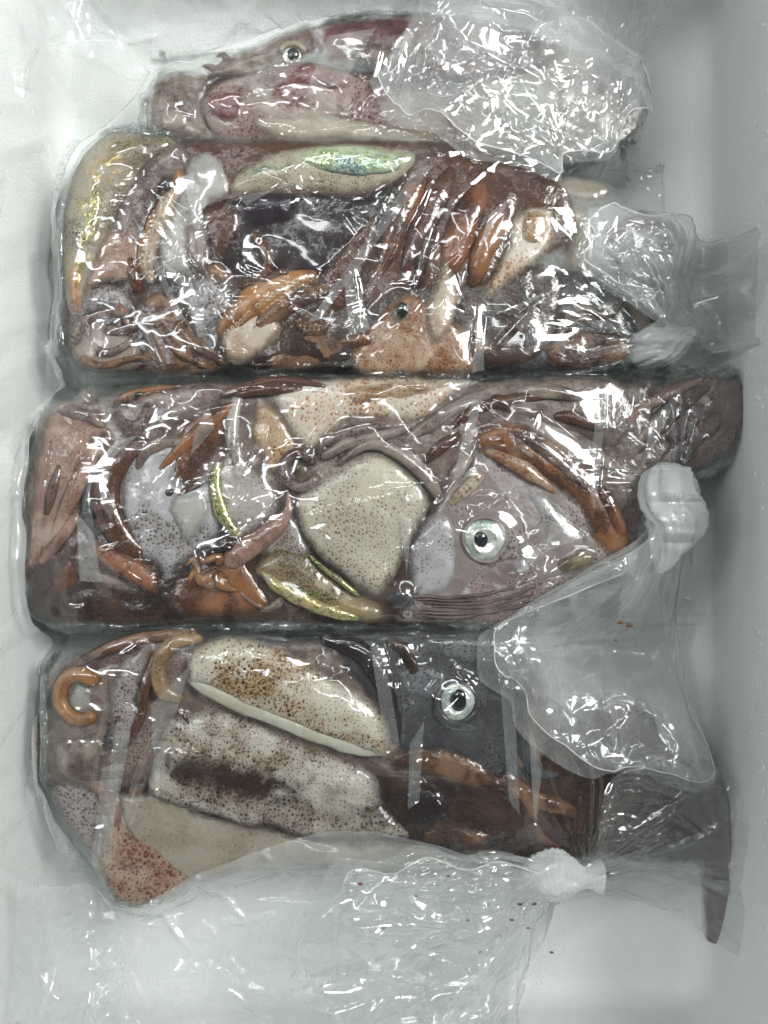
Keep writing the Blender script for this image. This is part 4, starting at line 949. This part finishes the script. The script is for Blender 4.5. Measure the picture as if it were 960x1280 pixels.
def knot_mesh(path, seg=64, pleats=15, twist=140.0, depth=0.22, rings=0):
    """gathered neck: pleated twisted tube; path: (px, py, centre height mm, radius px)"""
    Q = []
    for px, py, z, r in path: Q.append(np.r_[PX(px, py, z*MM), r*hwid(z*MM)/480])
    R = crom(Q, 0.0009); n = len(R); V, F = [], []
    T = np.gradient(R[:, :3], axis=0); T /= np.linalg.norm(T, axis=1)[:, None]
    L = np.r_[0, np.cumsum(np.linalg.norm(np.diff(R[:, :3], axis=0), axis=1))]
    sd = random.random()*20; PL = [(0.6, pleats, 1.0, twist*.2), (0.4, pleats*2-3, 2.0, -twist*.3), (0.25, pleats*3+2, 0.3, twist*.4)]
    for i in range(n):
        side = np.cross((0, 0, 1), T[i]); side /= np.linalg.norm(side); up = np.cross(T[i], side)
        for j in range(seg):
            a = 2*math.pi*j/seg
            ca_, sa_ = math.cos(a+L[i]*twist*0.25), math.sin(a+L[i]*twist*0.25)
            w = 2.2*abs(mnoise.noise(Vector((ca_*2.6+sd, sa_*2.6, L[i]*22))))-0.5 + 1.3*abs(mnoise.noise(Vector((ca_*5.5+sd, sa_*5.5, L[i]*45))))-0.3
            w += 1.3*mnoise.noise(Vector((math.cos(a)*0.9+sd, math.sin(a)*0.9, L[i]*60)))
            if rings: w += rings*math.cos(L[i]*2600+1.5*math.sin(a+sd)+2.0*mnoise.noise(Vector((math.cos(a), math.sin(a), L[i]*90))))
            r = R[i, 3]*(1+depth*w)
            V.append(R[i, :3]+side*math.cos(a)*r+up*math.sin(a)*r*0.8)
    for i in range(n-1):
        for j in range(seg): F.append((i*seg+j, i*seg+(j+1) % seg, (i+1)*seg+(j+1) % seg, (i+1)*seg+j))
    return np.array(V), F

def flecks(parent, base, pts):
    for px, py, r in pts:
        z = float(sample(HALL, PX(px, py, 0.06)[None])[0]) + 0.0006
        p = PX(px, py, z); rr = r*hwid(z)/480
        K = 7; an = random.random()*6
        V = [(0, 0, rr*0.45)] + [(math.cos(an+2*math.pi*k/K)*rr*random.uniform(.6, 1.5), math.sin(an+2*math.pi*k/K)*rr*random.uniform(.4, .9), 0) for k in range(K)]
        F = [(0, 1+k, 1+(k+1) % K) for k in range(K)]
        link('dirt_speck', mesh_np('dirt_speck', V, F), M['dirt'], parent, p-base)

SPEC = {
 1: dict(rect=(188,30,800,196), zt=0.054, pin=[(770,150,40,22,12,2)], ex=0.05, label='clear plastic bag of squid at the rear of the box, its mouth crumpled'),
 2: dict(rect=(90,176,850,468), zt=0.062, pin=[(815,425,52,24,9,4)], ex=0.05, label='second clear plastic bag of squid from the rear, its end flopped right'),
 3: dict(rect=(40,474,925,776), zt=0.063, pin=[(850,600,60,26,8,5)], ex=0.045, label='third clear plastic bag of squid, the one with the tall white knot'),
 4: dict(rect=(66,788,938,1120), zt=0.061, pin=[(735,1092,44,30,7,4)], ex=0.045, label='clear plastic bag of squid at the front with a coiled dirty knot'),
}
FOLDS = {
 1: [(455,130,480,30,2,3,0),(250,110,420,60,1.5,3,2),(300,175,520,140,1.2,3,0)],
 2: [(520,225,395,355,2.2,3,1),(545,215,440,400,2.5,3,2),(300,262,372,252,2,3,-3),(170,330,215,300,1.5,3,0),(260,300,320,230,1.5,3,1),(440,330,450,420,2.2,3,1),(640,240,470,440,2,3,2),(560,330,640,250,2,3,1),(200,270,300,420,1.6,3,1),(600,455,720,340,2,3,2),(590,460,602,380,2,3,0)],
 3: [(180,700,238,560,2.6,4,3),(170,640,200,560,2,3,0),(290,640,335,520,1.5,3,-2),(560,560,600,500,2.5,3,1),(540,640,600,540,2.4,3,-2),(500,720,512,660,2,3,0),(760,480,745,640,2.2,3,1),(790,480,770,600,2,3,-1),(640,740,730,690,2,3,0),(700,650,660,760,1.6,3,0),(60,540,48,700,1.5,3,0),(110,520,80,640,1.5,3,0)],
 4: [(150,1060,215,880,2.6,4,2),(110,1060,135,900,2,3,1),(215,880,330,800,1.6,3,1),(495,800,500,940,2.4,3,1),(520,940,512,1020,2.4,3,1),(610,790,640,1040,2,3,1),(650,820,655,1050,2,3,0),(480,820,470,960,1.5,3,0),(760,1080,900,980,2.4,3,1),(770,1100,910,1090,2,3,0),(740,1060,800,930,2,3,0)]}
ROOT = {}; BASE = {}
for k in (1, 2, 3, 4):
    H = raster(BAGS[k]); sp = SPEC[k]
    Hs = np.maximum(H, blur(H, 2))
    for _ in range(45): Hs = np.maximum(H, blur(Hs, 1))    # film bridges the gaps between the squid
    X = bag_film(sp['rect'], Hs, sp['zt'], sp['pin'], sp['ex'])
    for _ in range(14):
        A_ = X.copy(); A_[1:-1, 1:-1] = (X[2:, 1:-1]+X[:-2, 1:-1]+X[1:-1, 2:]+X[1:-1, :-2])/4
        lw_ = np.clip((0.62*sp['zt']-X[..., 2])/(0.3*sp['zt']), 0, 1)[..., None]*0.8
        X = X*(1-lw_)+A_*lw_
    X = refine(X); p0 = sp['pin'][0]
    D = fold_lines(X, FOLDS.get(k, []) + random_folds(sp['rect'], p0, 38, 40+k))
    D = D + facets(X[..., 0]+X[..., 2]*.3, X[..., 1]+X[..., 2]*.3, 0.040, 0.0013, 60+k) + 0.0011
    X = X + normals(X)*D[..., None]
    V, F = grid_mesh('film', X)
    r = sp['rect']; base = PX((r[0]+r[2])/2, (r[1]+r[3])/2, 0.0)
    root = empty('plastic_bag', base); tag(root, sp['label'], 'plastic bag', 'clear bags of squid in the box')
    link('film', mesh_np('film', V - base, F), M['film'], root)
    ROOT[k], BASE[k] = root, base
    splat(X); np.maximum(HALL, H, out=HALL)

def add_tail(k, X, mat='film_tail', name='loose_end', hem_on=False):
    V, F = grid_mesh(name, X); link(name, mesh_np(name, V - BASE[k], F), M[mat], ROOT[k])
    if not hem_on: splat(X); return
    hem = X[-1]; K = 5; T = np.gradient(hem, axis=0); T /= np.linalg.norm(T, axis=1)[:, None]; S1 = np.cross(T, (0, 0, 1.0)); S1 /= np.linalg.norm(S1, axis=1)[:, None]+1e-9; S2 = np.cross(S1, T)
    V = np.concatenate([(hem+S1*math.cos(a)*0.00032+S2*math.sin(a)*0.00032)[:, None] for a in np.linspace(0, 2*math.pi, K+1)[:-1]], 1).reshape(-1, 3)
    F = [(i*K+j, i*K+(j+1) % K, (i+1)*K+(j+1) % K, (i+1)*K+j) for i in range(len(hem)-1) for j in range(K)]
    link('hem', mesh_np('hem', V - BASE[k], F), M['film_neck'], ROOT[k])
    splat(X)

def add_knot(k, path, **kw):
    V, F = knot_mesh(path, **kw); link('knot', mesh_np('knot', V - BASE[k], F), M['film_neck'], ROOT[k])

# film doubled over in flat tongues on the bags
def patch(k, poly):
    from mathutils.geometry import delaunay_2d_cdt
    P2 = np.array([PX(a, b, 0.06)[:2] for a, b in poly]); P2 = np.vstack([P2[i]+(P2[(i+1) % len(P2)]-P2[i])*t for i in range(len(P2)) for t in np.linspace(0, 1, 9)[:-1]]); n = len(P2)
    res = delaunay_2d_cdt([Vector(p) for p in P2], [(i, (i+1) % n) for i in range(n)], [], 1, 1e-8)
    tv = np.array([tuple(v) for v in res[0]]); V = np.c_[tv, sample(blur(HALL, 2), tv)+0.0012]
    link('folded_film', mesh_np('folded_film', V - BASE[k], res[2]), M['film_fold'], ROOT[k])
for k, polys in {
  1: [[(410,40),(470,30),(430,100),(380,120)], [(290,100),(400,60),(330,120)]],
  2: [[(172,278),(182,290),(232,400),(222,402)], [(228,225),(243,218),(262,300),(252,330),(240,262)], [(205,330),(240,352),(262,420),(250,424),(232,372)], [(520,215),(545,205),(400,400),(386,402)], [(430,345),(446,338),(462,412),(436,420)], [(600,375),(606,462),(590,466)], [(610,395),(720,350),(660,380)], [(640,245),(590,330),(612,270)], [(560,240),(470,330),(500,300)], [(300,250),(345,240),(310,262)]],
  3: [[(98,640),(120,668),(128,728),(100,726)], [(126,596),(146,624),(142,650),(130,632)], [(146,552),(174,545),(120,594),(108,600)], [(274,560),(262,600),(236,616),(262,588)], [(262,508),(270,536),(240,570),(246,540)], [(590,500),(602,500),(580,590),(560,620)], [(690,640),(730,670),(680,690)], [(745,490),(760,484),(742,640),(736,620)], [(836,500),(850,490),(800,590),(812,530)], [(640,700),(700,660),(650,720)], [(500,640),(515,650),(508,720)]],
  4: [[(148,900),(172,880),(134,1060),(118,1070)], [(128,960),(150,950),(136,1080),(110,1090)], [(190,880),(240,830),(206,940),(196,1000)], [(462,800),(480,810),(500,930),(484,940)], [(512,930),(530,900),(524,1000),(510,1010)], [(620,800),(640,820),(650,1020),(636,1000)], [(660,900),(680,960),(670,1040)]]}.items():
    for p in polys: patch(k, p)

# ------------------------------------------------------------------ milky liner bag along the left wall, the front and the rear
def sheet(poly_lo, poly_hi, n, m, z_add=0.003, amp=0.002, ex=0.03, pin_step=6):
    """sheet between two polylines (photo px, height mm)"""
    def rs(p, k):
        P3 = crom([PX(a, b, c*MM) for a, b, c in p], 0.002); L = np.r_[0, np.cumsum(np.linalg.norm(np.diff(P3, axis=0), axis=1))]
        t = np.linspace(0, L[-1], k); return np.stack([np.interp(t, L, P3[:, i]) for i in range(3)], -1)
    A, B = rs(poly_lo, m), rs(poly_hi, m); s = np.linspace(0, 1, n)[:, None, None]
    X = A[None]*(1-s)+B[None]*s
    X[..., 2] = np.maximum(X[..., 2], sample(blur(np.minimum(HALL, 0.07), 6), X)+z_add)
    X[..., 2] = blur(X[..., 2], 5)
    D = facets(X[..., 0]+X[..., 2]*.5, X[..., 1]+X[..., 2]*.4, 0.045, 0.0060, n)+facets(X[..., 0]+X[..., 2]*.5, X[..., 1]+X[..., 2]*.4, 0.018, 0.0016, m)
    rr = random.Random(n); ln = []
    for _ in range(40):
        c_ = X[rr.randrange(n), rr.randrange(m)]; k_ = hwid(0.06)/480; xa, ya = c_[0]/k_+480, 640-c_[1]/k_; a = rr.uniform(0, 6.28); l_ = rr.uniform(60, 220)
        ln.append((xa, ya, xa+math.cos(a)*l_, ya+math.sin(a)*l_, rr.uniform(1.2, 3.4), rr.uniform(2.2, 6.0), rr.gauss(0, 4)))
    X = X + normals(X)*(D+fold_lines(X, ln)+0.002)[..., None]
    X[..., 2] = np.maximum(X[..., 2], sample(np.minimum(HALL, 0.07), X)+0.0006)
    return X
liner = empty('box_liner', (0, 0, 0)); tag(liner, 'milky translucent liner bag crumpled between the foam walls and the squid bags', 'liner')
for nm, lo, hi, n_, m_ in (
    ('left_side', [(-40,-40,110),(-40,300,110),(-40,600,110),(-40,900,110),(-40,1150,110),(-40,1320,110)], [(190,-20,20),(180,100,30),(95,200,40),(92,450,30),(50,600,30),(60,800,30),(80,1000,30),(150,1160,12),(160,1300,30)], 90, 400),
    ('front_side', [(20,1290,60),(200,1300,60),(430,1300,60),(620,1300,50)], [(60,1060,30),(160,1122,46),(260,1080,52),(400,1038,60),(520,1045,58),(640,1075,50)], 130, 230),
    ('rear_side', [(40,-30,80),(300,-30,80),(560,-30,80)], [(110,120,16),(200,110,30),(330,45,45),(480,20,52)], 90, 200)):
    V, F = grid_mesh(nm, X := sheet(lo, hi, n_, m_)); o = link(nm + '_film', mesh_np(nm, V, F), M['film_liner'], liner); splat(X)

# rear bag: crumpled mouth spread over its right half
hem1 = [(462,112,3),(476,140,3),(500,168,3),(540,176,3),(580,204,3),(640,222,3),(690,246,2),(700,214,3),(760,204,3),(780,160,3),(820,140,2),(806,90,2),(822,50,2)]
add_tail(1, tail((720,-60,58), hem1, 1.0, z_add=0.002, kr=62, seed=11)); add_tail(1, tail((720,-60,60), hem1, 0.96, z_add=0.007, kr=58, seed=21), hem_on=True)
# second bag
add_knot(2, [(786,440,44,8),(796,438,48,22),(816,434,52,29),(838,428,53,24),(856,420,54,14),(868,412,54,4)])
hem2 = [(800,370,3),(760,362,3),(735,345,3),(708,330,3),(722,300,3),(716,280,3),(752,258,3),(800,270,3),(850,258,2),(900,284,2),(960,300,2),(1000,350,3),(980,400,3),(950,436,3),(890,442,3)]
add_tail(2, tail((850,418,56), hem2, 1.0, z_add=0.002, seed=31)); add_tail(2, tail((850,418,58), hem2, 0.93, z_add=0.006, seed=41), hem_on=True)
# third bag
add_knot(3, [(842,590,56,14),(840,598,61,29),(836,622,66,36),(842,650,67,34),(838,676,67,24),(830,700,66,14),(824,716,65,4)], depth=0.2)
hem3_ = [(760,716,3),(700,738,3),(640,762,3),(598,784,3),(594,806,3),(598,836,3),(632,868,3),(640,900,3),(676,934,3),(730,968,3),(790,966,3),(850,984,3),(886,986,3),(882,950,3),(860,900,3),(866,850,3),(850,790,3),(852,720,3)]
add_tail(3, tail((839,664,66), hem3_, 1.0, z_add=0.002, kr=11, seed=51)); add_tail(3, tail((838,668,68), hem3_, 0.92, z_add=0.007, kr=10, seed=61), hem_on=True)
# front bag: film pulled back from its far end to the knot, then the loose end
add_tail(4, tail((735,1096,46), [(760,960,2),(800,930,2),(860,950,2),(918,975,2),(934,1080,2),(930,1190,2),(860,1172,2),(790,1150,2),(745,1130,2)], 1.0, z_add=0.003, seed=71, crump=0.5), mat='film_mid', name='pleated_end')
add_knot(4, [(750,1096,43,20),(728,1097,46,14),(708,1096,50,26),(690,1096,52,32),(672,1100,53,28),(654,1108,52,18),(640,1114,51,5)], pleats=9, depth=0.10, rings=0.5)
hem4 = [(664,1064,3),(612,1046,3),(566,1052,3),(520,1038,3),(470,1058,3),(424,1054,3),(398,1100,3),(364,1150,3),(374,1188,3),(360,1216,3),(418,1226,3),(408,1290,3),(470,1334,3),(560,1330,3),(640,1312,3),(656,1250,3),(690,1204,3),(696,1140,3)]
add_tail(4, tail((676,1100,51), hem4, 1.0, z_add=0.003, kr=11, seed=81)); add_tail(4, tail((674,1100,53), hem4, 0.94, z_add=0.009, kr=10, seed=91), hem_on=True)
flecks(ROOT[3], BASE[3], [(776,778,4),(786,782,5),(770,800,2)])
flecks(ROOT[4], BASE[4], [(650,1130,3),(640,1150,2.5),(660,1160,2.5),(625,1170,2),(610,1130,2),(585,1150,2),(668,1130,3),(450,1105,3),(480,1160,2.5),(560,1095,2),(600,1190,2),(690,1190,2.5),(565,1250,2),(520,1120,2)])
for k, polys in {
  1: [[(520,60),(600,20),(640,40),(560,110)], [(600,120),(700,90),(680,180),(640,170)]],
  2: [[(760,300),(830,290),(800,360),(770,345)], [(850,340),(940,320),(930,400),(880,400)]],
  3: [[(640,800),(730,765),(800,785),(740,835)], [(680,865),(760,840),(735,905)], [(765,725),(826,705),(800,820),(772,800)], [(800,850),(850,830),(868,960),(820,920)], [(620,800),(650,790),(660,870),(640,860)], [(700,740),(770,725),(720,780)]],
  4: [[(420,1090),(500,1065),(520,1130),(450,1150)], [(540,1080),(620,1085),(600,1150),(560,1160)], [(400,1160),(470,1150),(450,1250),(410,1220)], [(520,1170),(590,1160),(600,1270),(540,1260)], [(610,1150),(670,1130),(660,1240),(620,1250)]]}.items():
    for p in polys: patch(k, p)

# ------------------------------------------------------------------ melt water beads on the foam floor and right wall
def water():
    t = NT('water_bead'); b = t.n('ShaderNodeBsdfPrincipled'); b.inputs['Base Color'].default_value = (0.93, 0.95, 0.94, 1)
    b.inputs['Roughness'].default_value = 0.08; b.inputs['Specular IOR Level'].default_value = 0.6
    tr = t.n('ShaderNodeBsdfTransparent'); mx = t.n('ShaderNodeMixShader'); mx.inputs[0].default_value = 1.0
    t.t.links.new(tr.outputs[0], mx.inputs[1]); t.t.links.new(b.outputs[0], mx.inputs[2]); t.t.links.new(mx.outputs[0], t.out.inputs[0]); return t.m
V, F = [], []; rw = random.Random(5)
def bead(c, nrm, r, st):
    nrm = Vector(nrm).normalized(); t1 = nrm.orthogonal().normalized(); t2 = nrm.cross(t1); b0 = len(V)
    a0 = rw.random()*3
    for q_, (rr, h) in enumerate(((1.0, 0.0), (0.8, 0.32), (0.4, 0.5))):
        for k in range(8):
            a = a0+2*math.pi*k/8; V.append(tuple(Vector(c)+t1*math.cos(a)*r*rr*st+t2*math.sin(a)*r*rr+nrm*h*r))
    for q_ in range(2):
        for k in range(8): F.append((b0+q_*8+k, b0+q_*8+(k+1) % 8, b0+(q_+1)*8+(k+1) % 8, b0+(q_+1)*8+k))
    F.append(tuple(b0+16+k for k in range(8)))
for _ in range(420):
    z = rw.uniform(0.018, 0.12); bead((XR+0.006*z/0.1-0.0002, rw.uniform(-0.27, 0.27), z), (-1, 0, 0.06), rw.uniform(0.0003, 0.0011), rw.uniform(0.8, 2.2))
for _ in range(160):
    x, y = rw.uniform(0.02, XR-0.018), rw.uniform(YB+0.018, -0.165); bead((x, y, 0.0001), (0, 0, 1), rw.uniform(0.0003, 0.0012), rw.uniform(0.8, 1.8))
wd = link('water_beads', mesh_np('water_beads', V, F), water()); tag(wd, 'small beads of melt water on the bare foam', 'water', kind='stuff')
